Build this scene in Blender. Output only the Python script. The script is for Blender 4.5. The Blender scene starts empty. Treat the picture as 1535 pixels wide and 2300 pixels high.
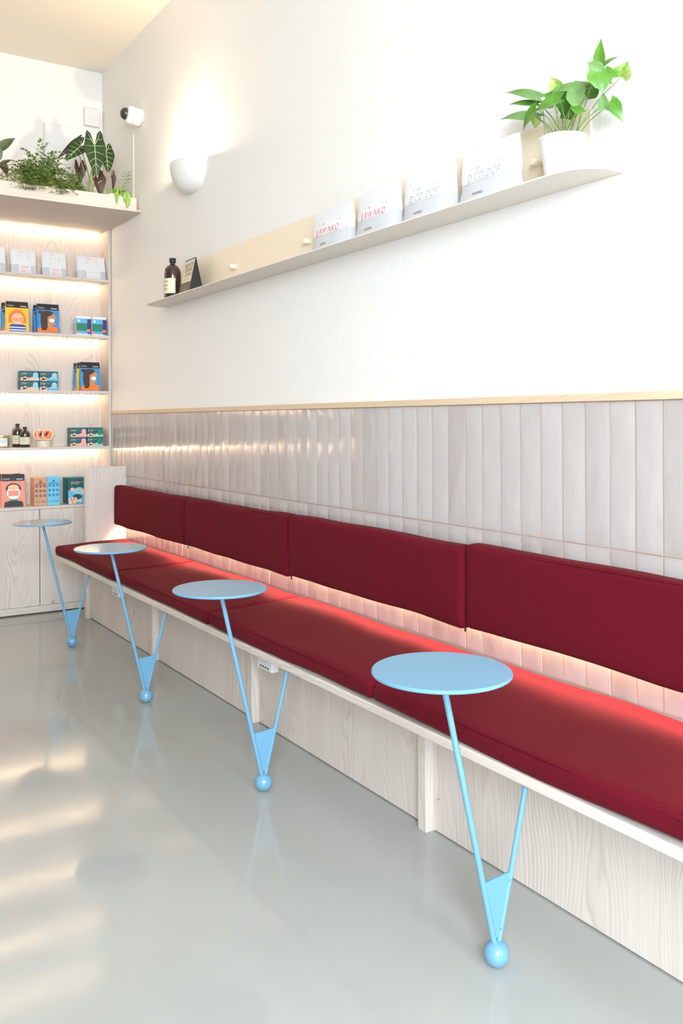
import bpy, bmesh, math, random
from mathutils import Vector, Matrix, noise
random.seed(7)
S = bpy.context.scene
C = S.collection

# ------------------------------------------------------------------ camera
cam_d = bpy.data.cameras.new('camera'); cam = bpy.data.objects.new('camera', cam_d); C.objects.link(cam)
F_PX, CY_PX, YAW, ROLL = 1998.4, 946.0, 0.5674, -0.0035
cam_d.sensor_fit = 'VERTICAL'; cam_d.sensor_height = 36.0
cam_d.lens = F_PX * 36.0 / 2300.0
cam_d.shift_y = (CY_PX - 1150.0) / 2300.0
cam_d.clip_start = 0.02
_s, _c = math.sin(YAW), math.cos(YAW)
_f = Vector((_s, _c, 0)); _r0 = Vector((_c, -_s, 0)); _u0 = Vector((0, 0, 1))
_r = _r0*math.cos(ROLL) + _u0*math.sin(ROLL); _u = -_r0*math.sin(ROLL) + _u0*math.cos(ROLL)
cam.matrix_world = Matrix(((_r.x, _u.x, -_f.x, 0), (_r.y, _u.y, -_f.y, 0), (_r.z, _u.z, -_f.z, 1.2), (0, 0, 0, 1)))
S.camera = cam

# ------------------------------------------------------------------ world, daylight, exposure
w = bpy.data.worlds.new('world'); S.world = w; w.use_nodes = True
w.node_tree.nodes['Background'].inputs[0].default_value = (0.86, 0.93, 1.0, 1)
w.node_tree.nodes['Background'].inputs[1].default_value = 1.0
def area(name, loc, rot, sx, sy, power, col):
    l = bpy.data.lights.new(name, 'AREA'); l.shape = 'RECTANGLE'; l.size = sx; l.size_y = sy
    l.energy = power; l.color = col
    o = bpy.data.objects.new(name, l); C.objects.link(o); o.location = loc; o.rotation_euler = rot
    return o
# daylight entering through the two street windows in the front wall, behind the viewer
area('daylight_wide_window', (-1.35, -2.75, 2.20), (math.pi/2-0.50, 0, -0.95), 2.2, 2.9, 310, (0.78, 0.89, 1.0))
area('daylight_narrow_window', (1.25, -2.30, 2.10), (math.pi/2-0.55, 0, 0), 0.6, 2.7, 48, (0.78, 0.89, 1.0))
S.view_settings.view_transform = 'Standard'; S.view_settings.look = 'None'
S.view_settings.exposure = 1.10; S.view_settings.gamma = 1.0
S.view_settings.use_curve_mapping = False

# ------------------------------------------------------------------ materials
def srgb(r, g, b):
    f = lambda c: (c/255/12.92) if c/255 <= 0.04045 else ((c/255+0.055)/1.055)**2.4
    return (f(r), f(g), f(b), 1)
MATS = {}
def mat(name, col, rough=0.5, metal=0.0, coat=0.0, spec=0.5, sheen=0.0, emit=None, estr=0.0, trans=0.0, sub=0.0):
    if name in MATS: return MATS[name]
    m = bpy.data.materials.new(name); m.use_nodes = True
    b = m.node_tree.nodes['Principled BSDF']
    b.inputs['Base Color'].default_value = col if len(col) == 4 else (*col, 1)
    b.inputs['Roughness'].default_value = rough; b.inputs['Metallic'].default_value = metal
    b.inputs['Coat Weight'].default_value = coat; b.inputs['Coat Roughness'].default_value = 0.08
    b.inputs['Specular IOR Level'].default_value = spec; b.inputs['Sheen Weight'].default_value = sheen
    b.inputs['Transmission Weight'].default_value = trans
    if emit:
        b.inputs['Emission Color'].default_value = (*emit, 1); b.inputs['Emission Strength'].default_value = estr
    MATS[name] = m
    return m
def N(m, t, **kw):
    n = m.node_tree.nodes.new(t)
    for k, v in kw.items(): setattr(n, k, v)
    return n
def LK(m, a, b): m.node_tree.links.new(a, b)
def BS(m): return m.node_tree.nodes['Principled BSDF']
def coords(m, scale, per_object=True):
    tc = N(m, 'ShaderNodeTexCoord'); mp = N(m, 'ShaderNodeMapping')
    mp.inputs['Scale'].default_value = scale
    LK(m, tc.outputs['Object'], mp.inputs['Vector'])
    if per_object:
        oi = N(m, 'ShaderNodeObjectInfo'); mu = N(m, 'ShaderNodeVectorMath', operation='SCALE'); mu.inputs[0].default_value = (7.3, 5.1, 9.7)
        LK(m, oi.outputs['Random'], mu.inputs['Scale']); LK(m, mu.outputs[0], mp.inputs['Location'])
    return mp.outputs[0]
def ramp(m, fac, stops):
    r = N(m, 'ShaderNodeValToRGB'); e = r.color_ramp.elements
    while len(e) < len(stops): e.new(0.5)
    for i, (p, c) in enumerate(stops): e[i].position = p; e[i].color = c
    LK(m, fac, r.inputs[0]); return r.outputs[0]
def bump(m, h, strength, dist):
    b = N(m, 'ShaderNodeBump'); b.inputs['Strength'].default_value = strength; b.inputs['Distance'].default_value = dist
    LK(m, h, b.inputs['Height']); LK(m, b.outputs[0], BS(m).inputs['Normal']); return b
def noise_tex(m, vec, scale, detail=4, rough=0.55, dist=0.0):
    n = N(m, 'ShaderNodeTexNoise'); n.inputs['Scale'].default_value = scale; n.inputs['Detail'].default_value = detail
    n.inputs['Roughness'].default_value = rough; n.inputs['Distortion'].default_value = dist
    LK(m, vec, n.inputs['Vector']); return n.outputs['Fac']
def mix(m, fac, a, b, mode='MIX'):
    x = N(m, 'ShaderNodeMix', data_type='RGBA', blend_type=mode)
    if isinstance(fac, float): x.inputs[0].default_value = fac
    else: LK(m, fac, x.inputs[0])
    for s, v in ((6, a), (7, b)):
        if isinstance(v, tuple): x.inputs[s].default_value = v
        else: LK(m, v, x.inputs[s])
    return x.outputs[2]

def wood(name, axis, light, dark, knots=True):
    """limed softwood: wavering growth-ring lines and fine streaks along one axis, a few small knots"""
    m = mat(name, (0.7, 0.62, 0.55), rough=0.55, spec=0.35)
    al = {'X': 0, 'Y': 1, 'Z': 2}[axis]
    s1 = [110, 110, 110]; s1[al] = 1.6
    fine = noise_tex(m, coords(m, s1), 1.0, 5, 0.65)
    s2 = [4.2, 4.2, 4.2]; s2[al] = 1.1
    warp = noise_tex(m, coords(m, s2), 1.0, 2, 0.4, 0.3)
    base = coords(m, (1, 1, 1)); sp = N(m, 'ShaderNodeSeparateXYZ'); LK(m, base, sp.inputs[0])
    others = [k for k in range(3) if k != al]
    ad = N(m, 'ShaderNodeMath', operation='ADD'); LK(m, sp.outputs[others[0]], ad.inputs[0]); LK(m, sp.outputs[others[1]], ad.inputs[1])
    t1 = N(m, 'ShaderNodeMath', operation='MULTIPLY'); t1.inputs[1].default_value = 62.0; LK(m, ad.outputs[0], t1.inputs[0])
    t2 = N(m, 'ShaderNodeMath', operation='MULTIPLY_ADD'); t2.inputs[1].default_value = 26.0; LK(m, warp, t2.inputs[0]); LK(m, t1.outputs[0], t2.inputs[2])
    fr = N(m, 'ShaderNodeMath', operation='FRACT'); LK(m, t2.outputs[0], fr.inputs[0])
    ring = ramp(m, fr.outputs[0], [(0.0, (0.0, 0.0, 0.0, 1)), (0.45, (0.1, 0.1, 0.1, 1)), (0.86, (0.75, 0.75, 0.75, 1)), (1.0, (0, 0, 0, 1))])
    s4 = [7, 7, 7]; s4[al] = 0.7
    patch = noise_tex(m, coords(m, s4), 1.0, 3, 0.5)
    md = tuple(0.30*dark[i]+0.70*light[i] for i in range(3)) + (1,)
    col = ramp(m, fine, [(0.3, md), (0.62, light)])
    amt = N(m, 'ShaderNodeMath', operation='MULTIPLY'); LK(m, ring, amt.inputs[0])
    pm = N(m, 'ShaderNodeMapRange'); pm.inputs[1].default_value = 0.36; pm.inputs[2].default_value = 0.66; pm.inputs[3].default_value = 0.15; pm.inputs[4].default_value = 0.85; LK(m, patch, pm.inputs[0])
    LK(m, pm.outputs[0], amt.inputs[1])
    col = mix(m, amt.outputs[0], col, dark)
    if knots:
        s3 = [5, 5, 5]; s3[al] = 2.4
        vo = N(m, 'ShaderNodeTexVoronoi'); vo.inputs['Scale'].default_value = 1.0; LK(m, coords(m, s3), vo.inputs['Vector'])
        k = ramp(m, vo.outputs['Distance'], [(0.012, (0.8, 0.8, 0.8, 1)), (0.06, (0, 0, 0, 1))])
        col = mix(m, k, col, (dark[0]*0.55, dark[1]*0.50, dark[2]*0.46, 1))
    LK(m, col, BS(m).inputs['Base Color'])
    bump(m, fine, 0.12, 0.0008)
    return m
LARCH_L, LARCH_D = (0.69, 0.62, 0.56, 1), (0.46, 0.385, 0.33, 1)
WZ = wood('limed_larch_vertical', 'Z', LARCH_L, LARCH_D)
WX = wood('limed_larch_across', 'X', LARCH_L, LARCH_D, False)
WY = wood('limed_larch_lengthwise', 'Y', LARCH_L, LARCH_D, False)
WZ2 = wood('warm_bounce_wood', 'Z', (0.55, 0.42, 0.30, 1), (0.42, 0.31, 0.21, 1), False)
OAK = wood('pale_oak_rail', 'Y', (0.68, 0.52, 0.36, 1), (0.57, 0.41, 0.27, 1), False)

PLASTER = mat('textured_white_wall', (0.85, 0.83, 0.795), rough=0.85, spec=0.2)
_h = noise_tex(PLASTER, coords(PLASTER, (150, 150, 38), False), 1.0, 3, 0.6)
bump(PLASTER, _h, 0.32, 0.004)
CEIL = mat('ceiling_paint', (0.88, 0.82, 0.72), rough=0.9, spec=0.15)
FLOOR = mat('poured_resin_floor', (0.5, 0.53, 0.51), rough=0.16, spec=0.38)
_n = noise_tex(FLOOR, coords(FLOOR, (1, 1, 1), False), 1.6, 5, 0.6)
LK(FLOOR, ramp(FLOOR, _n, [(0.3, (0.382, 0.388, 0.362, 1)), (0.7, (0.410, 0.417, 0.392, 1))]), BS(FLOOR).inputs['Base Color'])
_n2 = noise_tex(FLOOR, coords(FLOOR, (1, 1, 1), False), 9.0, 3, 0.5)
LK(FLOOR, ramp(FLOOR, _n2, [(0.3, (0.075, 0.075, 0.075, 1)), (0.7, (0.12, 0.12, 0.12, 1))]), BS(FLOOR).inputs['Roughness'])
bump(FLOOR, noise_tex(FLOOR, coords(FLOOR, (1, 1, 1), False), 5.0, 2, 0.5), 0.010, 0.01)

GROUT = mat('beige_grout', (0.47, 0.37, 0.32), rough=0.9)
TILE = mat('glazed_tile', (0.72, 0.68, 0.66), rough=0.12, spec=0.5, coat=0.3)
def _tile():
    m = TILE
    oi = N(m, 'ShaderNodeObjectInfo')
    base = ramp(m, oi.outputs['Random'], [(0.0, (0.41, 0.36, 0.335, 1)), (0.5, (0.45, 0.405, 0.385, 1)), (1.0, (0.485, 0.450, 0.435, 1))])
    streak = noise_tex(m, coords(m, (11, 11, 3.5)), 1.0, 5, 0.65)
    col = mix(m, ramp(m, streak, [(0.40, (0, 0, 0, 1)), (0.85, (0.7, 0.7, 0.7, 1))]), base, (0.53, 0.51, 0.505, 1))
    stain = noise_tex(m, coords(m, (26, 26, 7)), 1.0, 4, 0.6)
    col = mix(m, ramp(m, stain, [(0.58, (0, 0, 0, 1)), (0.78, (0.55, 0.55, 0.55, 1))]), col, (0.42, 0.32, 0.275, 1))
    # worn glaze at the rim of each tile shows the clay
    tc = N(m, 'ShaderNodeTexCoord'); sp = N(m, 'ShaderNodeSeparateXYZ'); LK(m, tc.outputs['Generated'], sp.inputs[0])
    def edge(o, wd):
        a = N(m, 'ShaderNodeMath', operation='SUBTRACT'); a.inputs[1].default_value = 0.5; LK(m, o, a.inputs[0])
        b = N(m, 'ShaderNodeMath', operation='ABSOLUTE'); LK(m, a.outputs[0], b.inputs[0])
        c = N(m, 'ShaderNodeMapRange'); c.inputs[1].default_value = 0.5-wd; c.inputs[2].default_value = 0.5; LK(m, b.outputs[0], c.inputs[0]); return c.outputs[0]
    mx = N(m, 'ShaderNodeMath', operation='MAXIMUM'); LK(m, edge(sp.outputs['Y'], 0.09), mx.inputs[0]); LK(m, edge(sp.outputs['Z'], 0.03), mx.inputs[1])
    ml = N(m, 'ShaderNodeMath', operation='MULTIPLY'); LK(m, mx.outputs[0], ml.inputs[0]); LK(m, streak, ml.inputs[1])
    col = mix(m, ramp(m, ml.outputs[0], [(0.1, (0, 0, 0, 1)), (0.5, (0.8, 0.8, 0.8, 1))]), col, (0.47, 0.37, 0.32, 1))
    LK(m, col, BS(m).inputs['Base Color'])
    bump(m, noise_tex(m, coords(m, (16, 16, 9)), 1.0, 2, 0.5), 0.35, 0.006)
_tile()

RED = mat('woven_red_wool', (0.15, 0.01, 0.018), rough=0.95, spec=0.08, sheen=0.045)
_w = noise_tex(RED, coords(RED, (420, 420, 420)), 1.0, 2, 0.6)
_v = noise_tex(RED, coords(RED, (5, 5, 5)), 1.0, 3, 0.5)
LK(RED, mix(RED, ramp(RED, _w, [(0.3, (0, 0, 0, 1)), (0.7, (1, 1, 1, 1))]), (0.084, 0.003, 0.010, 1), mix(RED, _v, (0.132, 0.0055, 0.015, 1), (0.160, 0.0078, 0.016, 1))), BS(RED).inputs['Base Color'])
BS(RED).inputs['Sheen Tint'].default_value = (1.0, 0.42, 0.30, 1); BS(RED).inputs['Sheen Roughness'].default_value = 0.5
bump(RED, _w, 0.35, 0.0015)
REDSEAM = mat('red_seam', (0.085, 0.004, 0.010), rough=0.95, spec=0.1)
BLUE = mat('sky_blue_lacquer', (0.135, 0.32, 0.47), rough=0.22, spec=0.5, coat=0.2)
WHITEPL = mat('white_plastic', (0.74, 0.745, 0.76), rough=0.35)
CREAM = mat('cream_powder_coat', (0.86, 0.74, 0.57), rough=0.45)
CREAM2 = mat('cream_shelf_plate', (0.78, 0.72, 0.63), rough=0.45)
CERAMIC = mat('white_glazed_ceramic', (0.86, 0.86, 0.84), rough=0.25, coat=0.3)
GYPSUM = mat('rough_white_gypsum', (0.84, 0.82, 0.79), rough=0.8)
bump(GYPSUM, noise_tex(GYPSUM, coords(GYPSUM, (1, 1, 1)), 45, 4, 0.6), 0.5, 0.004)
BLACK = mat('black_card', (0.012, 0.012, 0.013), rough=0.4)
DARK = mat('dark_shadow_gap', (0.05, 0.045, 0.04), rough=0.8)
ALU = mat('grey_aluminium', (0.42, 0.46, 0.5), rough=0.4, metal=0.6)
BROWNGLASS = mat('brown_bottle_glass', (0.035, 0.014, 0.008), rough=0.06, spec=0.6, coat=0.6)
DOME = mat('smoked_dome', (0.03, 0.025, 0.022), rough=0.05, coat=0.5)
LABELCREAM = mat('cream_label', (0.74, 0.72, 0.54), rough=0.6)
PAPERW = mat('white_paper', (0.82, 0.82, 0.82), rough=0.6)
BAGW = mat('white_bag_film', (0.76, 0.775, 0.80), rough=0.35)
BAGG = mat('pale_grey_bag_film', (0.60, 0.62, 0.65), rough=0.4)
PINKINK = mat('pink_red_ink', (0.75, 0.07, 0.13), rough=0.6)
GREYINK = mat('grey_ink', (0.40, 0.41, 0.42), rough=0.6)
LGREYINK = mat('light_grey_ink', (0.6, 0.6, 0.61), rough=0.6)
TERRA = mat('pink_terracotta', (0.62, 0.34, 0.25), rough=0.75)
SOIL = mat('potting_soil', (0.05, 0.03, 0.02), rough=0.95)
def leafmat(name, a, b, rough=0.38, scale=30, trans=0.0):
    m = mat(name, a, rough=rough, spec=0.5)
    n = noise_tex(m, coords(m, (1, 1, 1)), scale, 3, 0.55)
    LK(m, ramp(m, n, [(0.35, (*a, 1)), (0.68, (*b, 1))]), BS(m).inputs['Base Color'])
    BS(m).inputs['Subsurface Weight'].default_value = 0.0
    return m
POTHOS = leafmat('pothos_leaf', (0.055, 0.185, 0.014), (0.115, 0.28, 0.024))
POTHOS2 = leafmat('pothos_leaf_pale_underside', (0.13, 0.26, 0.07), (0.17, 0.31, 0.10), 0.5)
POTHOSV = leafmat('pothos_leaf_variegated', (0.11, 0.27, 0.025), (0.50, 0.55, 0.18), 0.4, 40)
STEM = mat('pale_green_stem', (0.20, 0.32, 0.09), rough=0.5)
BUSHG = leafmat('bushy_herb_leaf', (0.075, 0.155, 0.022), (0.24, 0.34, 0.075), 0.5, 22)
BUSHS = mat('herb_stem', (0.20, 0.26, 0.09), rough=0.6)
ALOC = leafmat('dark_alocasia_leaf', (0.010, 0.030, 0.010), (0.018, 0.050, 0.014), 0.3)
ALOCV = mat('pale_leaf_vein', (0.42, 0.58, 0.24), rough=0.5)
BROWNLEAF = leafmat('brown_purple_leaf', (0.05, 0.028, 0.02), (0.10, 0.055, 0.035), 0.45)
DARKLEAF = leafmat('dark_olive_leaf', (0.05, 0.075, 0.03), (0.10, 0.12, 0.05), 0.4)
SPIDER = leafmat('fresh_green_strap_leaf', (0.12, 0.30, 0.03), (0.30, 0.48, 0.09), 0.4)
SPIDERY = leafmat('yellow_striped_leaf', (0.40, 0.52, 0.10), (0.68, 0.70, 0.28), 0.4)
DRYSTEM = mat('dry_stem', (0.48, 0.36, 0.24), rough=0.8)
def led(name, strength, pitch=None, axis='X', col=(1.0, 0.72, 0.46)):
    m = mat(name, (0.9, 0.85, 0.75), rough=0.4, emit=col, estr=strength)
    if pitch:
        tc = N(m, 'ShaderNodeTexCoord'); sp = N(m, 'ShaderNodeSeparateXYZ'); LK(m, tc.outputs['Object'], sp.inputs[0])
        a = N(m, 'ShaderNodeMath', operation='PINGPONG'); a.inputs[1].default_value = pitch/2; LK(m, sp.outputs[axis], a.inputs[0])
        b = N(m, 'ShaderNodeMapRange'); b.inputs[1].default_value = pitch*0.18; b.inputs[2].default_value = pitch*0.32
        b.inputs[3].default_value = strength*2.9; b.inputs[4].default_value = strength*0.05; LK(m, a.outputs[0], b.inputs[0])
        LK(m, b.outputs[0], BS(m).inputs['Emission Strength'])
    return m
LED_SHELF = led('shelf_led_tape', 8.5, 0.026, 'X')
LED_BENCH = led('bench_led_tape', 78.0, None, 'Y', (1.0, 0.74, 0.50))
LED_PLANT = led('planter_led_tape', 5.0, None, 'X', (1.0, 0.75, 0.40))

# ------------------------------------------------------------------ helpers
def link(name, me, m, parent=None, loc=(0, 0, 0), rot=(0, 0, 0)):
    o = bpy.data.objects.new(name, me); C.objects.link(o)
    if m is not None and len(me.materials) == 0: me.materials.append(m)
    o.location = loc; o.rotation_euler = rot
    if parent is not None: o.parent = parent
    return o
def fin(bm, name, m, parent=None, loc=(0, 0, 0), smooth=False, rot=(0, 0, 0), angle=None):
    bmesh.ops.recalc_face_normals(bm, faces=bm.faces)
    me = bpy.data.meshes.new(name); bm.to_mesh(me); bm.free()
    if smooth:
        for p in me.polygons: p.use_smooth = True
        if angle: me.set_sharp_from_angle(angle=math.radians(angle))
    return link(name, me, m, parent, loc, rot)
def tag(o, label, cat=None, group=None, kind=None):
    o['label'] = label
    if cat: o['category'] = cat
    if group: o['group'] = group
    if kind: o['kind'] = kind
    return o
def thing(name, label, cat, loc=(0, 0, 0), rz=0.0, group=None):
    o = bpy.data.objects.new(name, None); C.objects.link(o); o.location = loc; o.rotation_euler = (0, 0, rz)
    o.empty_display_size = 0.05
    return tag(o, label, cat, group)
def box(bm, x0, x1, y0, y1, z0, z1, bev=0.0, seg=2):
    r = bmesh.ops.create_cube(bm, size=1.0)
    vs = r['verts']
    for v in vs:
        v.co = Vector((x0+(v.co.x+0.5)*(x1-x0), y0+(v.co.y+0.5)*(y1-y0), z0+(v.co.z+0.5)*(z1-z0)))
    if bev > 0:
        es = list({e for v in vs for e in v.link_edges})
        bmesh.ops.bevel(bm, geom=es, offset=bev, segments=seg, affect='EDGES', profile=0.5)
    return bm
def bx(name, m, parent, x0, x1, y0, y1, z0, z1, bev=0.0015, seg=2):
    """box whose origin sits at its own centre, parent assumed at the world origin unless the parent has a place"""
    cx, cy, cz = (x0+x1)/2, (y0+y1)/2, (z0+z1)/2
    bm = box(bmesh.new(), x0-cx, x1-cx, y0-cy, y1-cy, z0-cz, z1-cz, bev, seg)
    return fin(bm, name, m, parent, (cx, cy, cz))
def lathe(bm, prof, seg=32, cx=0, cy=0, sx=1.0, sy=1.0):
    rings = []
    for r, z in prof:
        if r < 1e-6: rings.append([bm.verts.new((cx, cy, z))])
        else: rings.append([bm.verts.new((cx+sx*r*math.cos(2*math.pi*i/seg), cy+sy*r*math.sin(2*math.pi*i/seg), z)) for i in range(seg)])
    for a, b in zip(rings, rings[1:]):
        for i in range(seg):
            j = (i+1) % seg
            if len(a) == 1 and len(b) == 1: continue
            if len(a) == 1: bm.faces.new((a[0], b[i], b[j]))
            elif len(b) == 1: bm.faces.new((a[i], a[j], b[0]))
            else: bm.faces.new((a[i], a[j], b[j], b[i]))
    return bm
def tube(bm, pts, r, seg=8, r2=None, cap=True):
    pts = [Vector(p) for p in pts]; n = len(pts); rings = []; prev = None
    for i, p in enumerate(pts):
        t = (pts[min(i+1, n-1)] - pts[max(i-1, 0)]).normalized()
        if prev is None: prev = t.orthogonal().normalized()
        nx = (prev - t*prev.dot(t)); nx = nx.normalized() if nx.length > 1e-6 else t.orthogonal().normalized(); prev = nx
        ny = t.cross(nx); rr = r if r2 is None else r + (r2-r)*i/(n-1)
        rings.append([bm.verts.new(p + (nx*math.cos(2*math.pi*k/seg) + ny*math.sin(2*math.pi*k/seg))*rr) for k in range(seg)])
    for a, b in zip(rings, rings[1:]):
        for k in range(seg): bm.faces.new((a[k], a[(k+1) % seg], b[(k+1) % seg], b[k]))
    if cap:
        bm.faces.new(rings[0][::-1]); bm.faces.new(rings[-1])
    return bm
def prism(bm, poly, a, b, axis='Z'):
    """extrude a 2D outline; axis Z: (x,y), axis Y: (x,z), axis X: (y,z)"""
    def P(u, v, w_): return {'Z': (u, v, w_), 'Y': (u, w_, v), 'X': (w_, u, v)}[axis]
    lo = [bm.verts.new(P(u, v, a)) for u, v in poly]; hi = [bm.verts.new(P(u, v, b)) for u, v in poly]
    bm.faces.new(lo[::-1]); bm.faces.new(hi); n = len(poly)
    for i in range(n): bm.faces.new((lo[i], lo[(i+1) % n], hi[(i+1) % n], hi[i]))
    return bm
def text_mesh(body, size, shear=0.0, sx=1.0, thin=0.0, space=1.0):
    cu = bpy.data.curves.new('lettering', 'FONT'); cu.body = body; cu.size = size; cu.align_x = 'CENTER'; cu.align_y = 'CENTER'
    cu.shear = shear; cu.resolution_u = 3; cu.offset = thin*size; cu.space_character = space
    t = bpy.data.objects.new('lettering_tmp', cu); C.objects.link(t)
    bpy.context.view_layer.update()
    me = bpy.data.meshes.new_from_object(t.evaluated_get(bpy.context.evaluated_depsgraph_get()))
    bpy.data.objects.remove(t); bpy.data.curves.remove(cu)
    me.materials.clear()
    for v in me.vertices: v.co.x *= sx
    return me
def onto(me, f):
    for v in me.vertices: v.co = f(v.co.x, v.co.y)
    return me
def lettering(body, size, u, v, f, m, parent, shear=0.0, sx=1.0, name='lettering', thin=0.0, space=1.0):
    me = text_mesh(body, size, shear, sx, thin, space)
    onto(me, lambda x, y: Vector(f(u+x, v+y)))
    return link(name, me, m, parent)
def decal(name, poly, f, m, parent, grid=None):
    """printed patch lying on a surface f(u,v) -> point"""
    bm = bmesh.new()
    if grid:
        u0, u1, v0, v1 = poly; nu, nv = grid
        g = [[bm.verts.new(f(u0+(u1-u0)*i/nu, v0+(v1-v0)*j/nv)) for i in range(nu+1)] for j in range(nv+1)]
        for j in range(nv):
            for i in range(nu): bm.faces.new((g[j][i], g[j][i+1], g[j+1][i+1], g[j+1][i]))
    else:
        bm.faces.new([bm.verts.new(f(u, v)) for u, v in poly])
    me = bpy.data.meshes.new(name); bm.to_mesh(me); bm.free()
    return link(name, me, m, parent)
def ell(cx, cy, rx, ry, a0=0, a1=360, n=18):
    return [(cx+rx*math.cos(math.radians(a0+(a1-a0)*i/n)), cy+ry*math.sin(math.radians(a0+(a1-a0)*i/n))) for i in range(n if a1-a0 == 360 else n+1)]

# ------------------------------------------------------------------ the room
W, BACK, CEILZ, XL, YF = 1.861, 5.90, 3.54, -2.6, -1.6
def struct(name, m, label, cat, *b):
    o = bx(name, m, None, *b, bev=0.0); tag(o, label, cat, kind='structure'); return o
struct('floor', FLOOR, 'glossy pale grey poured resin floor', 'floor', XL-0.1, W+0.1, YF-0.1, BACK+0.1, -0.1, 0.0)
struct('ceiling', CEIL, 'warm white painted ceiling', 'ceiling', XL-0.1, W+0.1, YF-0.1, BACK+0.1, CEILZ, CEILZ+0.1)
wall_r = struct('wall_right', PLASTER, 'white textured wall above the bench', 'wall', W, W+0.1, YF-0.1, BACK+0.1, 0.0, CEILZ)
struct('wall_back', PLASTER, 'cream white wall above the shelving', 'wall', XL-0.1, W, BACK, BACK+0.1, 0.0, CEILZ)
struct('wall_left', WZ2, 'unseen wall across the room, wood tone added for warm bounce', 'wall', XL-0.1, XL, YF-0.1, BACK, 0.0, CEILZ)  # unseen wall; its wood tone is invented to bounce warm light
def front_wall():
    bm = bmesh.new()
    for a in ((XL, -1.90, 0, CEILZ), (-1.90, 0.60, 3.15, CEILZ), (-1.90, 0.60, 0, 0.35), (0.60, 0.98, 0, CEILZ), (0.98, 1.52, 2.95, CEILZ), (0.98, 1.52, 0, 0.35), (1.52, W, 0, CEILZ)):
        box(bm, a[0], a[1], YF-0.1, YF, a[2], a[3])
    tag(fin(bm, 'wall_front', PLASTER), 'white street wall with two tall windows', 'wall', kind='structure')
    for n, (x0, x1, z0, z1, bars) in enumerate(((-1.90, 0.60, 0.35, 3.15, 1), (0.98, 1.52, 0.35, 2.95, 0)), 1):
        bm = bmesh.new(); t = 0.03
        box(bm, x0, x0+t, YF-0.06, YF-0.01, z0, z1); box(bm, x1-t, x1, YF-0.06, YF-0.01, z0, z1)
        box(bm, x0+t, x1-t, YF-0.06, YF-0.01, z0, z0+t); box(bm, x0+t, x1-t, YF-0.06, YF-0.01, z1-t, z1)
        for k in range(bars):
            c = x0 + (x1-x0)*(k+1)/(bars+1); box(bm, c-0.02, c+0.02, YF-0.06, YF-0.01, z0+t, z1-t)
        tag(fin(bm, 'window_%d' % n, WHITEPL), ('wide two-light street window', 'narrow street window')[n-1], 'window', kind='structure')
front_wall()
RAIL0, RAIL1 = 1.2505, 1.2725
tr = bx('trim_1', OAK, None, W-0.014, W-0.0005, -0.4, 5.70, RAIL0, RAIL1, 0.002); tag(tr, 'pale oak rail capping the wall tiles', 'trim', kind='structure')

# wall tiles: two rows of upright tiles, each a piece of the right wall
TP, TH, TY0 = 0.0832, 0.388, 1.429
def child_of_wall(o): o.parent = wall_r; o.matrix_parent_inverse = Matrix.Translation(-wall_r.location)
g = bx('grout_bed', GROUT, None, W-0.004, W, -0.4, 5.69, 0.40, RAIL0, 0.0); child_of_wall(g)
tile_meshes = []
for k in range(6):
    bm = bmesh.new()
    hw, hh, d = TP/2-0.0010, TH/2-0.0010, 0.0042
    nu, nv = 4, 8
    front = []
    for j in range(nv+1):
        row = []
        for i in range(nu+1):
            u, v = -1+2*i/nu, -1+2*j/nv
            u = math.copysign(abs(u)**0.7, u); v = math.copysign(abs(v)**0.6, v)
            e = 0.0016 if (i in (0, nu) or j in (0, nv)) else 0.0
            wob = 0.0007*noise.noise(Vector((u*1.3+k*9, v*2.4, k*3.3)))
            row.append(bm.verts.new((-d+e-wob, u*hw + 0.0007*noise.noise(Vector((k, v*3, 5.0)))*abs(u), v*hh + 0.0008*noise.noise(Vector((u*2, k*2.0, 9.0)))*abs(v))))
        front.append(row)
    for j in range(nv):
        for i in range(nu): bm.faces.new((front[j][i], front[j+1][i], front[j+1][i+1], front[j][i+1]))
    rim = [front[0][i] for i in range(nu+1)] + [front[j][nu] for j in range(1, nv+1)] + [front[nv][i] for i in range(nu-1, -1, -1)] + [front[j][0] for j in range(nv-1, 0, -1)]
    bk = [bm.verts.new((0.0, v.co.y, v.co.z)) for v in rim]
    for i in range(len(rim)): bm.faces.new((rim[i], rim[(i+1) % len(rim)], bk[(i+1) % len(rim)], bk[i]))
    bmesh.ops.recalc_face_normals(bm, faces=bm.faces)
    me = bpy.data.meshes.new('tile'); bm.to_mesh(me); bm.free()
    for p in me.polygons: p.use_smooth = True
    me.set_sharp_from_angle(angle=math.radians(50))
    me.materials.append(TILE); tile_meshes.append(me)
ROW = [RAIL0-TH/2, RAIL0-1.5*TH]
for c in range(-13, 52):
    yc = TY0 + TP*(c+0.5)
    if yc > 5.68 or yc < 0.3: continue
    for z in ROW:
        o = bpy.data.objects.new('tile', random.choice(tile_meshes)); C.objects.link(o)
        o.location = (W-0.0035 - random.uniform(0, 0.0012), yc, z)
        o.rotation_euler = (0, random.uniform(-0.003, 0.003), random.uniform(-0.024, 0.024))
        child_of_wall(o)
o = bx('shadow_strip', ALU, None, W-0.006, W, 5.690, 5.715, 0.40, RAIL0, 0.001); child_of_wall(o)  # grey strip standing in for the shadow between tiles and shelving

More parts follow.
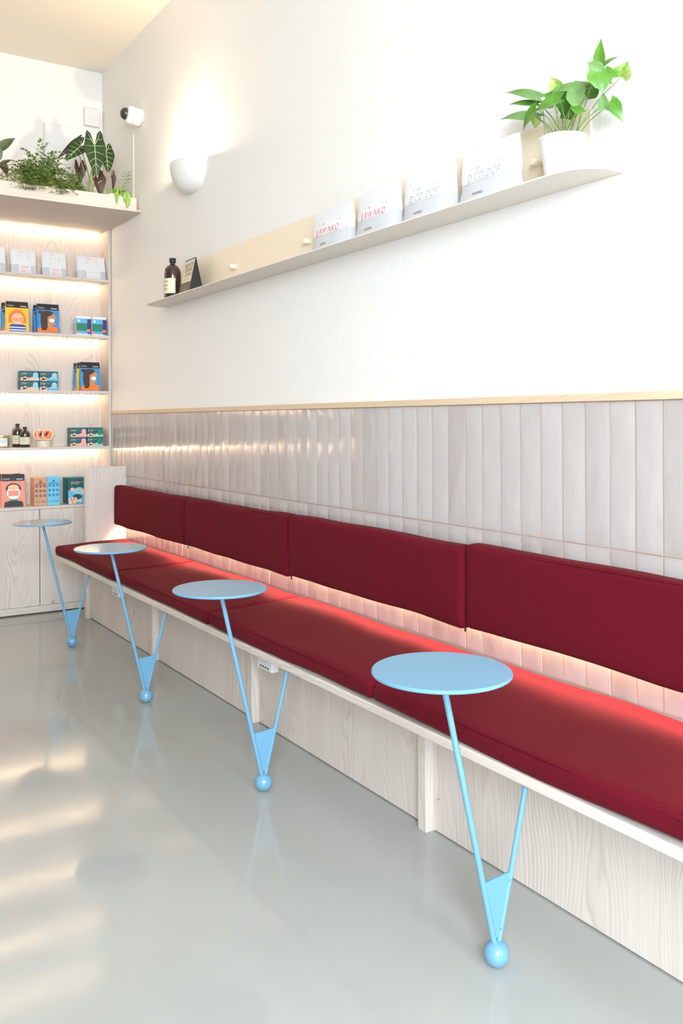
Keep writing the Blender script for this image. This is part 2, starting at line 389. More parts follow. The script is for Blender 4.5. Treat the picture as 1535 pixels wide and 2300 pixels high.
# ------------------------------------------------------------------ bench
bench = thing('bench', 'long limed wood wall bench with panelled base and rounded end panel', 'bench', (0, 0, 0))
bx('seat_board', WY, bench, 1.408, W-0.006, 0.25, 5.418, 0.383, 0.408, 0.004, 3)
posts = [(0.945, 0.98), (2.053, 2.09), (3.173, 3.212), (4.270, 4.308)]
for a, b in posts: bx('post', WZ, bench, 1.594, 1.700, a, b, 0.0, 0.383, 0.002)
ys = [0.25] + [v for p in posts for v in p] + [5.420]
for i in range(0, len(ys), 2):
    pnl = bx('plinth_panel', WZ, bench, 1.625, 1.645, ys[i]+0.0006, ys[i+1]-0.0006, 0.004, 0.383, 0.001)
    for yy in (ys[i+1]-0.022,):
        for zz in (0.10, 0.27):
            bm = lathe(bmesh.new(), [(0, 0.0), (0.0028, 0.0), (0.0028, 0.0012), (0, 0.0012)], 8)
            s = fin(bm, 'screw', mat('brass_screw', (0.30, 0.16, 0.06), rough=0.5), pnl, (-0.0108, yy-pnl.location.y, zz-pnl.location.z), rot=(0, math.pi/2, 0))
bx('shadow_gap', DARK, bench, 1.630, 1.640, 0.26, 5.415, 0.0, 0.004, 0.0)
R_ = 0.055
poly = [(W-0.006, 0.0), (W-0.006, 0.925), (1.600+R_, 0.925)] + [(1.600+R_-R_*math.sin(a), 0.925-R_+R_*math.cos(a)) for a in [math.pi/2*i/8 for i in range(1, 9)]] + [(1.600, 0.0)]
bm = prism(bmesh.new(), poly, 5.422, 5.457, 'Y'); fin(bm, 'end_panel', WZ, bench)
bx('led_strip', LED_BENCH, bench, W-0.019, W-0.011, 0.3, 5.40, 0.590, 0.595, 0.0)
bx('led_rail', ALU, bench, W-0.020, W-0.006, 0.3, 5.40, 0.595, 0.603, 0.0)

def cushion(name, dims, rad, crown, seed, label, group, loc, rot=(0, 0, 0), cuts=30, axis='Z'):
    """rounded upholstered block; crown bulges the faces of the given axis"""
    root = thing(name, label, 'cushion', loc, 0.0, group); root.rotation_euler = rot
    bm = bmesh.new(); bmesh.ops.create_cube(bm, size=2.0)
    bmesh.ops.subdivide_edges(bm, edges=bm.edges[:], cuts=cuts, use_grid_fill=True)
    h = Vector(dims)/2; ax = {'X': 0, 'Z': 2}[axis]
    for v in bm.verts:
        t = [math.copysign(1-(1-abs(c))**1.7, c) for c in v.co]
        p = Vector([t[i]*h[i] for i in range(3)])
        q = Vector([max(-h[i]+rad, min(h[i]-rad, p[i])) for i in range(3)])
        d = p-q
        if d.length > 1e-9: p = q + d.normalized()*rad
        o1, o2 = [i for i in range(3) if i != ax]
        k = (1-t[o1]**4)*(1-t[o2]**4)
        p[ax] += math.copysign(crown*k, t[ax]) if abs(t[ax]) > 0.3 else 0
        nv = Vector((noise.noise(p*3.1+Vector((seed*7.7, 0, 0))), noise.noise(p*3.1+Vector((0, seed*5.1, 4))), noise.noise(p*3.1+Vector((2, 0, seed*3.3)))))
        nv2 = noise.noise(p*9+Vector((seed, 3, 1)))
        p += nv*0.0085 + Vector((0.3, 0.1, 0.5))*nv2*0.0018
        v.co = p
    fin(bm, 'cover', RED, root, smooth=True)
    return root, h
def seam_loop(root, pts, r=0.0016, closed=True):
    if closed: pts = pts + [pts[0]]
    return fin(tube(bmesh.new(), pts, r, 6), 'seam', REDSEAM, root, smooth=True)
sp_ = [5.405, 4.312, 3.193, 2.066, 0.945, 0.26]
names = ['red seat cushion at the rounded end panel, under the second blue table from the shelves',
         'second red seat cushion from the rounded end panel', 'third red seat cushion from the rounded end panel, with a white box under its edge',
         'nearest red seat cushion, beside the largest blue table top', 'red seat cushion beyond the frame nearest the window']
random.seed(3)
for i in range(4):
    a, b = sp_[i+1]+0.003, sp_[i]-0.003
    root, h = cushion('seat_cushion', (0.437, b-a, 0.054), 0.020, 0.004, i+1, names[i], 'red seat cushions along the bench', (1.6285, (a+b)/2, 0.4435), (0, -0.030, 0))
    x0, x1 = -h.x+0.004, h.x-0.006; y0, y1 = -h.y+0.006, h.y-0.006; z = h.z-0.0075
    n = 24
    f_ = lambda t, s: Vector((0, 0, 0.0))
    pts = [Vector((x0+0.0005, y0+(y1-y0)*k/n, z)) for k in range(n+1)]
    bmv = tube(bmesh.new(), pts, 0.0012, 5); fin(bmv, 'seam', REDSEAM, root, smooth=True)
bn = ['red back cushion leaning beside the rounded end panel', 'second red back cushion from the rounded end panel',
      'third red back cushion from the rounded end panel, with a pinched right edge', 'nearest red back cushion, cut off by the right of the picture']
bsp = [5.402, 4.275, 3.188, 2.090, 0.97]
for i in range(4):
    a, b = bsp[i+1]+0.002, bsp[i]-0.002
    zt = (0.806, 0.812, 0.818, 0.823)[i]; zb = (0.563, 0.563, 0.565, 0.568)[i]
    root, h = cushion('back_cushion', (0.064, b-a, zt-zb), 0.018, 0.005, i+11, bn[i], 'red back cushions hung on the tiled wall', (1.799, (a+b)/2, (zt+zb)/2), (0, 0.0, 0), axis='X')
    n = 24; z = h.z-0.0065; x = -h.x+0.006
    pts = [Vector((x, -h.y+0.006+(2*h.y-0.012)*k/n, z)) for k in range(n+1)]
    fin(tube(bmesh.new(), pts, 0.0011, 5), 'seam', REDSEAM, root, smooth=True)
    pts = [Vector((-h.x+0.005, -h.y+0.005, -h.z+0.02+(2*h.z-0.03)*k/12)) for k in range(13)]
    fin(tube(bmesh.new(), pts, 0.0013, 5), 'seam', REDSEAM, root, smooth=True)
    fin(box(bmesh.new(), -0.003, 0.001, -h.y+0.018, -h.y+0.024, -h.z-0.016, -h.z+0.012, 0.0008), 'zip_pull', BLACK, root)

# white charging boxes under the seat board
def charger(y0, y1, z0, label):
    t = thing('charging_box', label, 'charging box', (1.500, (y0+y1)/2, z0), 0.0, 'white charging boxes under the seat board')
    L = y1-y0; H = 0.3828-z0
    fin(box(bmesh.new(), 0, 0.030, -L/2, L/2, 0.0, H, 0.0025), 'housing', WHITEPL, t)
    for k in range(4):
        yy = L/2 - 0.026 - k*0.0185
        fin(box(bmesh.new(), -0.0008, 0.0004, yy-0.0055, yy+0.0055, 0.008, 0.0135, 0.0), 'port', BLACK, t)
    fin(box(bmesh.new(), -0.0004, 0.0004, -0.012, 0.012, 0.030, 0.033, 0.0), 'imprint', LGREYINK, t)
charger(2.827, 2.936, 0.296, 'white box with four ports under the seat, behind the second nearest table leg')
charger(4.510, 4.620, 0.290, 'small white ported box under the seat near the rounded end panel')

# ------------------------------------------------------------------ blue tables
def make_table(y, label):
    t = thing('side_table', label, 'side table', (1.337, y, 0.0), 0.0, 'blue one-legged side tables along the bench')
    r = 0.0285
    bm = bmesh.new(); bmesh.ops.create_uvsphere(bm, u_segments=32, v_segments=20, radius=r)
    fin(bm, 'ball_foot', BLUE, t, (0, 0, r), smooth=True)
    top = Vector((-0.152, 0, 0.667)); base = Vector((-0.006, 0, 0.050)); base2 = Vector((0.006, 0, 0.050)); end2 = Vector((0.091, 0, 0.383))
    fin(tube(bmesh.new(), [base, top], 0.0068, 14), 'leg', BLUE, t, smooth=True, angle=60)
    fin(tube(bmesh.new(), [base2, end2], 0.0062, 14), 'leg', BLUE, t, smooth=True, angle=60)
    def on(a, b, z): return a + (b-a)*((z-a.z)/(b.z-a.z))
    za, zb = 0.064, 0.192
    P1, P2, P3, P4 = on(base, top, za), on(base, top, zb), on(base2, end2, zb+0.006), on(base2, end2, za)
    fin(prism(bmesh.new(), [(p.x, p.z) for p in (P1, P2, P3, P4)], -0.0025, 0.0025, 'Y'), 'gusset', BLUE, t)
    for z in (0.080, 0.180):
        p = on(base2, end2, z); bm = bmesh.new(); bmesh.ops.create_icosphere(bm, subdivisions=1, radius=0.003)
        fin(bm, 'weld', BLUE, t, (p.x-0.004, -0.0055, p.z), smooth=True)
    bm = lathe(bmesh.new(), [(0, 0.667), (0.1465, 0.667), (0.1485, 0.669), (0.1485, 0.673), (0.1465, 0.675), (0, 0.675)], 72, -0.152, 0)
    fin(bm, 'table_top', BLUE, t, smooth=True, angle=35)
make_table(1.470, 'nearest sky blue side table with the largest round top')
make_table(2.577, 'second nearest sky blue side table, beside a white box under the seat')
make_table(3.662, 'third nearest sky blue side table, its top over the far seat cushion')
make_table(4.788, 'farthest sky blue side table in front of the cabinet doors')

# ------------------------------------------------------------------ shelving unit on the back wall
unit = thing('shelving_unit', 'limed wood wall shelving with lit shelves above cabinet doors', 'shelving', (0, 0, 0))
UX0, UF = 0.10, 5.72
bx('back_panel', WZ, unit, UX0, W-0.002, BACK-0.016, BACK-0.002, 0.0, 2.455, 0.0)
bx('side_panel', WZ, unit, 1.842, W-0.003, UF-0.001, BACK-0.016, 0.673, 2.455, 0.001)
SH = [1.043, 1.401, 1.763, 2.128]
for z in SH + [0.673]:
    s = bx('shelf' if z > 0.7 else 'counter_top', WX, unit, UX0, (1.842 if z > 0.7 else W-0.003), UF, BACK-0.016, z-0.018, z, 0.001)
for z in [q-0.018 for q in SH] + [2.455]:
    bx('led_strip', LED_SHELF, unit, UX0+0.02, 1.825, BACK-0.048, BACK-0.040, z-0.010, z-0.003, 0.0)
    bx('led_channel', WHITEPL, unit, UX0+0.01, 1.835, BACK-0.052, BACK-0.036, z-0.003, z, 0.0)
bx('plinth_board', WX, unit, UX0, W-0.004, UF+0.002, UF+0.02, 0.008, 0.050, 0.001)
bx('shadow_gap', DARK, unit, UX0, W-0.004, UF+0.012, UF+0.03, 0.0, 0.008, 0.0)
bx('carcass', DARK, unit, UX0, W-0.006, UF+0.021, BACK-0.017, 0.05, 0.654, 0.0)
xs = [W-0.005, 1.399, 0.965, 0.531, 0.10]
for a, b in zip(xs, xs[1:]):
    bx('cabinet_door', WZ, unit, b+0.0022, a-0.0022, UF, UF+0.019, 0.052, 0.6535, 0.001)
LEDGE_Y = 5.14
bx('top_board', WX, unit, UX0, W-0.003, LEDGE_Y, BACK-0.002, 2.455, 2.468, 0.0015)
bx('planter_front', WX, unit, UX0, W-0.016, LEDGE_Y+0.045, LEDGE_Y+0.060, 2.468, 2.548, 0.0015)
bx('planter_led_strip', LED_PLANT, unit, UX0+0.02, 1.72, LEDGE_Y+0.062, LEDGE_Y+0.068, 2.500, 2.506, 0.0)

# ------------------------------------------------------------------ wall shelf with pegs
shelf = thing('wall_shelf', 'long cream metal wall shelf with rounded ends and back plate', 'shelf', (0, 0, 0))
SZ = 1.846
def shelf_outline(x0, x1, y0, y1, r, n=10):
    p = [(x1, y0), (x1, y1)]
    p += [(x0+r-r*math.sin(math.pi/2*i/n), y1-r+r*math.cos(math.pi/2*i/n)) for i in range(n+1)]
    p += [(x0+r-r*math.cos(math.pi/2*i/n), y0+r-r*math.sin(math.pi/2*i/n)) for i in range(n+1)]
    return p
fin(prism(bmesh.new(), shelf_outline(1.715, W-0.0005, 1.552, 4.752, 0.105, 12), SZ-0.004, SZ, 'Z'), 'shelf_plate', CREAM2, shelf)
bx('back_plate', CREAM, shelf, W-0.004, W-0.0005, 1.660, 4.520, SZ, 2.043, 0.0)
for y in (4.35, 3.842, 3.148, 2.44, 1.84):
    bm = lathe(bmesh.new(), [(0, 0), (0.0095, 0), (0.0105, 0.001), (0.0105, 0.034), (0.009, 0.036), (0, 0.036)], 16)
    fin(bm, 'peg', CREAM, shelf, (W-0.004, y, 1.937), smooth=True, rot=(0, -math.pi/2, 0), angle=40)

# ------------------------------------------------------------------ packages
def bag_surface(w_, h_, d_, wave=0.0, seed=0, bulge=0.5):
    """front skin of a filled pouch: thick below, sealed flat above"""
    def f(u, v, eps=0.0011):
        s = max(0.0, min(1.0, v/h_)); uu = max(-1.0, min(1.0, 2*u/w_))
        prof = (1-s)**0.75
        y = -(d_/2)*(0.06+0.94*prof)*(1-bulge*abs(uu)**3) - eps
        dx = wave*noise.noise(Vector((seed*3.3, v*24, 0)))*uu
        return (u+dx, y, v)
    return f
def bag_mesh(root, w_, h_, d_, m_top, m_low, split, wave=0.004, seed=0, bulge=0.5, taper=0.0):
    f = bag_surface(w_, h_, d_, wave, seed, bulge)
    bm = bmesh.new(); nu, nv = 10, 14; fr, bk = [], []
    for j in range(nv+1):
        v = h_*j/nv; ra, rb = [], []
        for i in range(nu+1):
            u = w_*(i/nu-0.5); x, y, z = f(u, v, 0.0)
            y += 0.0014*noise.noise(Vector((u*40, v*40, seed*5.1)))
            zt = z + (0.003*noise.noise(Vector((u*30, seed, 2))) if j == nv else 0)
            ra.append(bm.verts.new((x, y, zt))); rb.append(bm.verts.new((x, -f(u, v, 0.0)[1], zt)))
        fr.append(ra); bk.append(rb)
    for j in range(nv):
        mi = 0 if h_*(j+0.5)/nv > split else 1
        for i in range(nu):
            a = bm.faces.new((fr[j][i], fr[j][i+1], fr[j+1][i+1], fr[j+1][i])); a.material_index = mi
            b = bm.faces.new((bk[j][i+1], bk[j][i], bk[j+1][i], bk[j+1][i+1])); b.material_index = mi
        for i, dr in ((0, 1), (nu, -1)):
            q = (bk[j][i], fr[j][i], fr[j+1][i], bk[j+1][i])
            c = bm.faces.new(q if dr == 1 else q[::-1]); c.material_index = mi
    bm.faces.new([fr[nv][i] for i in range(nu+1)] + [bk[nv][i] for i in range(nu, -1, -1)])
    c = bm.faces.new([fr[0][i] for i in range(nu+1)] + [bk[0][i] for i in range(nu, -1, -1)]); c.material_index = 1
    bmesh.ops.recalc_face_normals(bm, faces=bm.faces)
    me = bpy.data.meshes.new('bag_body'); bm.to_mesh(me); bm.free()
    me.materials.append(m_top); me.materials.append(m_low)
    for p in me.polygons: p.use_smooth = True
    me.set_sharp_from_angle(angle=math.radians(45))
    link('bag_body', me, None, root)
    return f
def coffee_bag_wall(yc, w_, h_, word, ink, label, seed):
    t = thing('coffee_bag', label, 'coffee bag', (1.806, yc, SZ+0.0005), -math.pi/2, 'white coffee bags on the long wall shelf')
    f = bag_mesh(t, w_, h_, 0.075, BAGW, BAGG, h_*0.40, 0.010, seed, 0.45)
    decal('paper_label', (-w_*0.42, w_*0.36, h_*0.40, h_*0.70), f, PAPERW, t, (8, 5))
    f2 = lambda u, v: f(u, v, 0.0018)
    lettering(word, h_*0.20, -w_*0.04, h_*0.475, f2, ink, t, 0.12, w_*0.60/(len(word)*h_*0.2*0.62), thin=-0.008, space=1.12)
    lettering('NOMAD', h_*0.062, -w_*0.10, h_*0.19, f2, BLACK, t, 0.0, 1.1)
    for k, (u0, v0, wd) in enumerate(((-0.30, 0.64, 0.06), (-0.18, 0.64, 0.08), (0.16, 0.645, 0.05), (0.25, 0.645, 0.06), (0.25, 0.615, 0.06), (-0.18, 0.615, 0.06))):
        decal('small_print', (w_*u0, w_*(u0+wd), h_*v0, h_*(v0+0.018)), f2, LGREYINK, t, (1, 1))
coffee_bag_wall(2.885, 0.262, 0.176, 'E.RW.NKO', PINKINK, 'white coffee bag with red lettering, leftmost on the long wall shelf', 1)
coffee_bag_wall(2.578, 0.240, 0.178, 'E.RW.NKO', PINKINK, 'white coffee bag with red lettering beside the grey lettered bags', 2)
coffee_bag_wall(2.290, 0.246, 0.180, 'D.CO.DCF', GREYINK, 'white coffee bag with grey lettering next to a red lettered one', 3)
coffee_bag_wall(1.998, 0.240, 0.182, 'D.CO.DCF', GREYINK, 'white coffee bag with grey lettering beside the potted pothos', 4)

def bottle(loc, r, h, label, group=None, textrot=0.0, lsize=1.0):
    t = thing('brown_bottle', label, 'bottle', loc, textrot, group)
    p = [(0, 0), (r*0.92, 0), (r, h*0.02), (r, h*0.62)] + [(r*(0.22+0.78*math.cos(a)), h*(0.62+0.22*math.sin(a))) for a in [math.pi/2*i/8 for i in range(1, 8)]] + [(r*0.30, h*0.85), (r*0.28, h*0.90), (0, h*0.90)]
    fin(lathe(bmesh.new(), p, 36), 'glass', BROWNGLASS, t, smooth=True, angle=60)
    fin(lathe(bmesh.new(), [(0, h*0.895), (r*0.40, h*0.895), (r*0.40, h*0.985), (r*0.36, h), (0, h)], 24), 'cap', BLACK, t, smooth=True, angle=40)
    f = lambda u, v, e=0.0006: ((r+e)*math.sin(u/r), -(r+e)*math.cos(u/r), v)
    decal('label_sticker', (-r*1.25, r*1.25, h*0.14, h*0.50), f, LABELCREAM, t, (16, 2))
    for k, wd in enumerate(('BLACK', 'SENSE', '.CHAI')):
        lettering(wd, h*0.065*lsize, -r*0.15, h*(0.42-0.09*k), lambda u, v: f(u, v, 0.0011), BLACK, t, 0, 1.0)
    return t
bottle((1.787, 4.470, SZ+0.0005), 0.0445, 0.222, 'large brown glass bottle with cream label at the end of the long wall shelf', None, math.radians(-75))

# folded tent card beside it
def tent_card():
    t = thing('tent_card', 'black and cream folded table card beside the large brown bottle', 'card', (1.790, 4.232, SZ+0.0005), -math.pi/2)
    L, b, h = 0.135, 0.040, 0.182
    for s, nm in ((-1, 'front_leaf'), (1, 'back_leaf')):
        bm = bmesh.new(); d = 0.0012
        q = [(-L/2, s*b, 0), (L/2, s*b, 0), (L/2, 0, h), (-L/2, 0, h)]
        a = [bm.verts.new(p) for p in q]; c = [bm.verts.new((p[0], p[1]-s*d, p[2])) for p in q]
        bm.faces.new(a); bm.faces.new(c[::-1])
        for i in range(4): bm.faces.new((a[i], a[(i+1) % 4], c[(i+1) % 4], c[i]))
        fin(bm, nm, BLACK, t)
    fin(box(bmesh.new(), -L/2, L/2, -b+0.001, b-0.001, 0.0, 0.0012), 'base_leaf', BLACK, t)
    bm = prism(bmesh.new(), [(-b+0.003, 0.0012), (b-0.003, 0.0012), (0, h-0.012)], L/2-0.003, L/2-0.002, 'X'); fin(bm, 'dark_end_fill', BLACK, t)  # black sheet across the open end, standing in for the dark interior
    f = lambda u, v, e=0.0007: (u, -b*(1-v/h)-e, v+e*0.2)
    decal('printed_face', (-L/2+0.004, L/2-0.004, h*0.33, h*0.97), f, mat('cream_card', (0.72, 0.62, 0.49), rough=0.6), t, (1, 1))
    for k, wd in enumerate(('BLACK', 'SENSE', '.CHAI')):
        lettering(wd, 0.027, 0.004, h*(0.82-0.135*k), lambda u, v: f(u, v, 0.0014), BLACK, t, 0, 1.25)
    decal('printed_line', (-0.03, 0.03, h*0.42, h*0.432), lambda u, v: f(u, v, 0.0014), GREYINK, t, (1, 1))
    lettering('tea', 0.014, 0.0, h*0.13, lambda u, v: f(u, v, 0.0014), LABELCREAM, t)
tent_card()

# packages on the lit shelves ------------------------------------------------
def coffee_bag_shelf(xc, w_, h_, label, seed, flat=False):
    t = thing('coffee_bag', label, 'coffee bag', (xc, 5.795, SH[3]+0.0005), 0.0, 'white coffee bags on the top lit shelf')
    f = bag_mesh(t, w_, h_, 0.075 if not flat else 0.11, BAGW, BAGG, h_*0.34, 0.003, seed, 0.25)
    decal('paper_flap', (-w_*0.44, w_*0.47, h_*0.36, h_*0.985), f, PAPERW, t, (6, 6))
    decal('paper_label', (-w_*0.20, w_*0.28, h_*0.02, h_*0.98), lambda u, v: f(u, v, 0.0016), PAPERW, t, (4, 8))
    f2 = lambda u, v: f(u, v, 0.0022)
    ink = LGREYINK if flat else PINKINK
    sz = h_*0.20 if not flat else h_*0.17
    lettering('E.RW', sz*0.85, w_*0.04, h_*0.255, f2, ink, t, 0, w_*0.36/(sz*2.3), thin=-0.012); lettering('NKO', sz*0.85, w_*0.03, h_*0.10, f2, ink, t, 0, w_*0.34/(sz*1.95), thin=-0.012)
    for u0, v0, wd in ((-0.17, 0.88, 0.14), (-0.17, 0.74, 0.07), (-0.17, 0.67, 0.06), (0.16, 0.75, 0.06), (0.16, 0.67, 0.06), (0.16, 0.60, 0.06)):
        decal('small_print', (w_*u0, w_*(u0+wd), h_*v0, h_*(v0+0.03)), f2, LGREYINK, t, (1, 1))
coffee_bag_shelf(1.135, 0.150, 0.160, 'white coffee bag cut off by the left edge, on the top lit shelf', 5)
coffee_bag_shelf(1.318, 0.152, 0.158, 'white coffee bag with pink lettering, left of the two upright ones on top shelf', 6)
coffee_bag_shelf(1.508, 0.152, 0.156, 'white coffee bag with pink lettering, right of the two upright ones on top shelf', 7)
coffee_bag_shelf(1.744, 0.186, 0.152, 'wide white coffee bag at the right end of the top lit shelf', 8, True)

P_YEL, P_BLU, P_PNK, P_ORG = (mat('pouch_yellow', srgb(246, 196, 40), rough=0.5), mat('pouch_blue', srgb(60, 140, 205), rough=0.5), mat('pouch_pink', srgb(235, 150, 130), rough=0.5), mat('print_orange', srgb(240, 125, 55), rough=0.5))
SKIN_A, SKIN_B, HAIR_B = mat('print_peach', srgb(245, 190, 150), rough=0.6), mat('print_tan', srgb(196, 140, 95), rough=0.6), mat('print_brown', srgb(72, 48, 38), rough=0.6)
P_NAVY, P_WHITE, P_RED = mat('print_blue_stripe', srgb(45, 75, 160), rough=0.6), mat('print_white', srgb(240, 236, 230), rough=0.6), mat('print_red', srgb(225, 70, 40), rough=0.6)
P_GREENB = mat('print_green', srgb(60, 150, 125), rough=0.6)
def pouch(xc, z, y, w_, h_, kind, label, group, seed, d_=0.050):
    t = thing('snack_pouch', label, 'pouch', (xc, y, z+0.0005), 0.0, group)
    base = {'yellow': P_YEL, 'blue': P_BLU, 'pink': P_PNK}[kind]
    f = bag_mesh(t, w_, h_, d_, base, base, 0.0, 0.004, seed, 0.0)
    L1 = lambda u, v: f(u, v, 0.0010); L2 = lambda u, v: f(u, v, 0.0016); L3 = lambda u, v: f(u, v, 0.0022); L4 = lambda u, v: f(u, v, 0.0028)
    U = lambda a: a*w_; V = lambda b: b*h_
    def dec(name, pts, L, m): decal(name, [(U(a), V(b)) for a, b in pts], L, m, t)
    decal('black_band', (-w_/2*0.99, w_/2*0.99, h_*0.795, h_*0.998), L1, BLACK, t, (6, 3))
    lettering('COCO', h_*0.060, -w_*0.30, h_*0.855, L2, PAPERW, t, 0, 1.1)
    decal('printed_line', (w_*0.14, w_*0.42, h_*0.835, h_*0.862), L2, LGREYINK, t, (2, 1))
    if kind == 'yellow':
        dec('printed_hair', ell(0, 0.36, 0.40, 0.38, -10, 190, 18), L1, P_ORG)
        dec('printed_face', ell(0.0, 0.43, 0.265, 0.19), L2, SKIN_A)
        lettering('NICE', h_*0.15, 0.0, h_*0.40, L3, P_RED, t, 0.05, 0.92)
        dec('printed_jumper', [(-0.38, 0.015), (0.38, 0.015), (0.36, 0.20), (0.24, 0.245), (-0.24, 0.245), (-0.36, 0.20)], L2, P_NAVY)
        for v0 in (0.04, 0.125): dec('printed_stripe', [(-0.37, v0), (0.37, v0), (0.37, v0+0.035), (-0.37, v0+0.035)], L3, P_WHITE)
    elif kind == 'blue':
        dec('printed_shirt', [(-0.48, 0.015), (0.44, 0.015), (0.42, 0.19), (0.20, 0.25), (-0.20, 0.22), (-0.48, 0.15)], L1, P_ORG)
        dec('printed_face', [(-0.05, 0.18), (0.10, 0.17), (0.13, 0.26), (0.33, 0.31), (0.34, 0.36), (0.20, 0.38), (0.34, 0.53), (0.40, 0.55), (0.22, 0.70), (-0.10, 0.70)], L2, SKIN_B)
        dec('printed_hair', [(-0.30, 0.10), (-0.12, 0.09), (-0.04, 0.18), (-0.03, 0.55), (0.10, 0.60), (0.26, 0.69), (0.12, 0.765), (-0.16, 0.76), (-0.33, 0.70), (-0.36, 0.40)], L3, HAIR_B)
        dec('printed_hair_bun', ell(-0.33, 0.705, 0.13, 0.055), L3, HAIR_B)
        dec('printed_mouth', ell(0.17, 0.44, 0.13, 0.065), L3, P_WHITE)
    else:
        dec('printed_hair', ell(0.0, 0.56, 0.33, 0.17), L1, HAIR_B)
        dec('printed_face', ell(0.0, 0.44, 0.30, 0.20), L2, P_WHITE)
        dec('printed_fringe', ell(0.0, 0.60, 0.24, 0.09), L3, SKIN_A)
        dec('printed_beard', [(-0.22, 0.34), (0.22, 0.34), (0.24, 0.50), (-0.24, 0.50)], L3, P_PNK)
        dec('printed_bow_tie', [(-0.14, 0.19), (0.14, 0.19), (0.14, 0.25), (-0.14, 0.25)], L2, P_GREENB)
        dec('printed_black_suit', [(-0.42, 0.01), (0.42, 0.01), (0.38, 0.16), (0.14, 0.20), (-0.14, 0.20), (-0.38, 0.16)], L3, BLACK)
gp = 'illustrated snack pouches with black tops'
pouch(1.262, SH[2], 5.832, 0.132, 0.186, 'blue', 'blue pouch half hidden behind the yellow pouch', gp, 1)
pouch(1.277, SH[2], 5.775, 0.136, 0.190, 'yellow', 'yellow pouch printed with an orange-haired face and striped jumper', gp, 2)
pouch(1.456, SH[2], 5.832, 0.134, 0.184, 'blue', 'blue pouch standing hidden behind another blue pouch', gp, 3)
pouch(1.465, SH[2], 5.775, 0.136, 0.187, 'blue', 'blue pouch with a brown-haired profile, beside the yellow pouch', gp, 4)
pouch(1.713, SH[1], 5.848, 0.128, 0.184, 'blue', 'blue pouch rearmost in the row of three on the third shelf', gp, 5, 0.036)
pouch(1.722, SH[1], 5.810, 0.128, 0.186, 'yellow', 'yellow pouch showing only its edge between two blue pouches', gp, 6, 0.034)
pouch(1.731, SH[1], 5.768, 0.130, 0.188, 'blue', 'blue pouch with a brown-haired profile, front of the row of three', gp, 7, 0.036)
pouch(1.246, 0.673, 5.838, 0.132, 0.203, 'pink', 'pink pouch hidden behind the front pink pouch on the counter', gp, 8)
pouch(1.250, 0.673, 5.775, 0.138, 0.203, 'pink', 'pink pouch with a bow-tied face on the counter', gp, 9)

def carton(x0, x1, z, h_, y0, d_, base, label, group, prints, name='carton'):
    t = thing(name, label, 'box', ((x0+x1)/2, y0+d_/2, z+0.0004), 0.0, group)
    w_ = x1-x0
    fin(box(bmesh.new(), -w_/2, w_/2, -d_/2, d_/2, 0, h_, 0.0008, 1), 'carton_body', base, t)
    f = lambda k: (lambda u, v: (u*w_, -d_/2-0.0004*(k+1), v*h_))
    for (nm, pts, k, m) in prints: decal(nm, pts, f(k), m, t)
    return t, f, w_, h_
rect = lambda a, b, c, d: [(a, c), (b, c), (b, d), (a, d)]
TEAL = mat('carton_teal', srgb(22, 92, 104), rough=0.45); SKY = mat('carton_sky_blue', srgb(95, 180, 225), rough=0.5)
GOLD = mat('print_gold', srgb(225, 190, 120), rough=0.5); PEACH = mat('print_peach_ball', srgb(240, 195, 160), rough=0.6)
PALEB = mat('print_pale_blue', srgb(150, 205, 225), rough=0.6); PINKP = mat('print_soft_pink', srgb(240, 170, 165), rough=0.6); MINT = mat('print_mint', srgb(150, 215, 175), rough=0.6)
KRAFT = mat('kraft_board', srgb(205, 160, 125), rough=0.7); KRAFTINK = mat('kraft_brown_ink', srgb(150, 100, 95), rough=0.7); CYANBOX = mat('carton_cyan', srgb(110, 195, 225), rough=0.5); CYANINK = mat('cyan_dark_ink', srgb(65, 135, 175), rough=0.6)
GREENM = mat('print_emerald', srgb(38, 130, 105), rough=0.5); PURPLE = mat('print_purple', srgb(66, 50, 120), rough=0.5); PINKSQ = mat('print_pink_square', srgb(240, 130, 140), rough=0.5)
def striped(x0, x1, y0, label):
    pr = [('printed_band', rect(-0.499, 0.499, 0.03, 0.94), 0, SKY), ('printed_band', rect(-0.499, 0.26, 0.22, 0.62), 1, GREENM), ('printed_band', rect(0.25, 0.499, 0.10, 0.85), 1, PURPLE),
          ('printed_square', rect(0.22, 0.47, 0.17, 0.32), 2, PINKSQ), ('printed_square', rect(-0.48, -0.31, 0.08, 0.19), 2, PINKSQ), ('printed_stripe', rect(-0.499, 0.499, 0.87, 0.999), 2, P_WHITE), ('printed_stripe', rect(-0.499, 0.30, 0.0, 0.08), 2, P_WHITE), ('printed_dot', ell(-0.33, 0.75, 0.09, 0.065), 2, P_WHITE)]
    carton(x0, x1, SH[2], 0.122, y0, 0.022, P_WHITE, label, 'colour-blocked cartons at the end of the pouch shelf', pr)
for xk, side in ((1.641, 'left'), (1.743, 'right')):
    for k in range(3):
        striped(xk, xk+0.094, 5.752+0.034*k, {0: 'front colour-blocked green and purple carton of the %s row', 1: 'middle colour-blocked carton of the %s row on the pouch shelf', 2: 'rear colour-blocked carton of the %s row on the pouch shelf'}[k] % side)
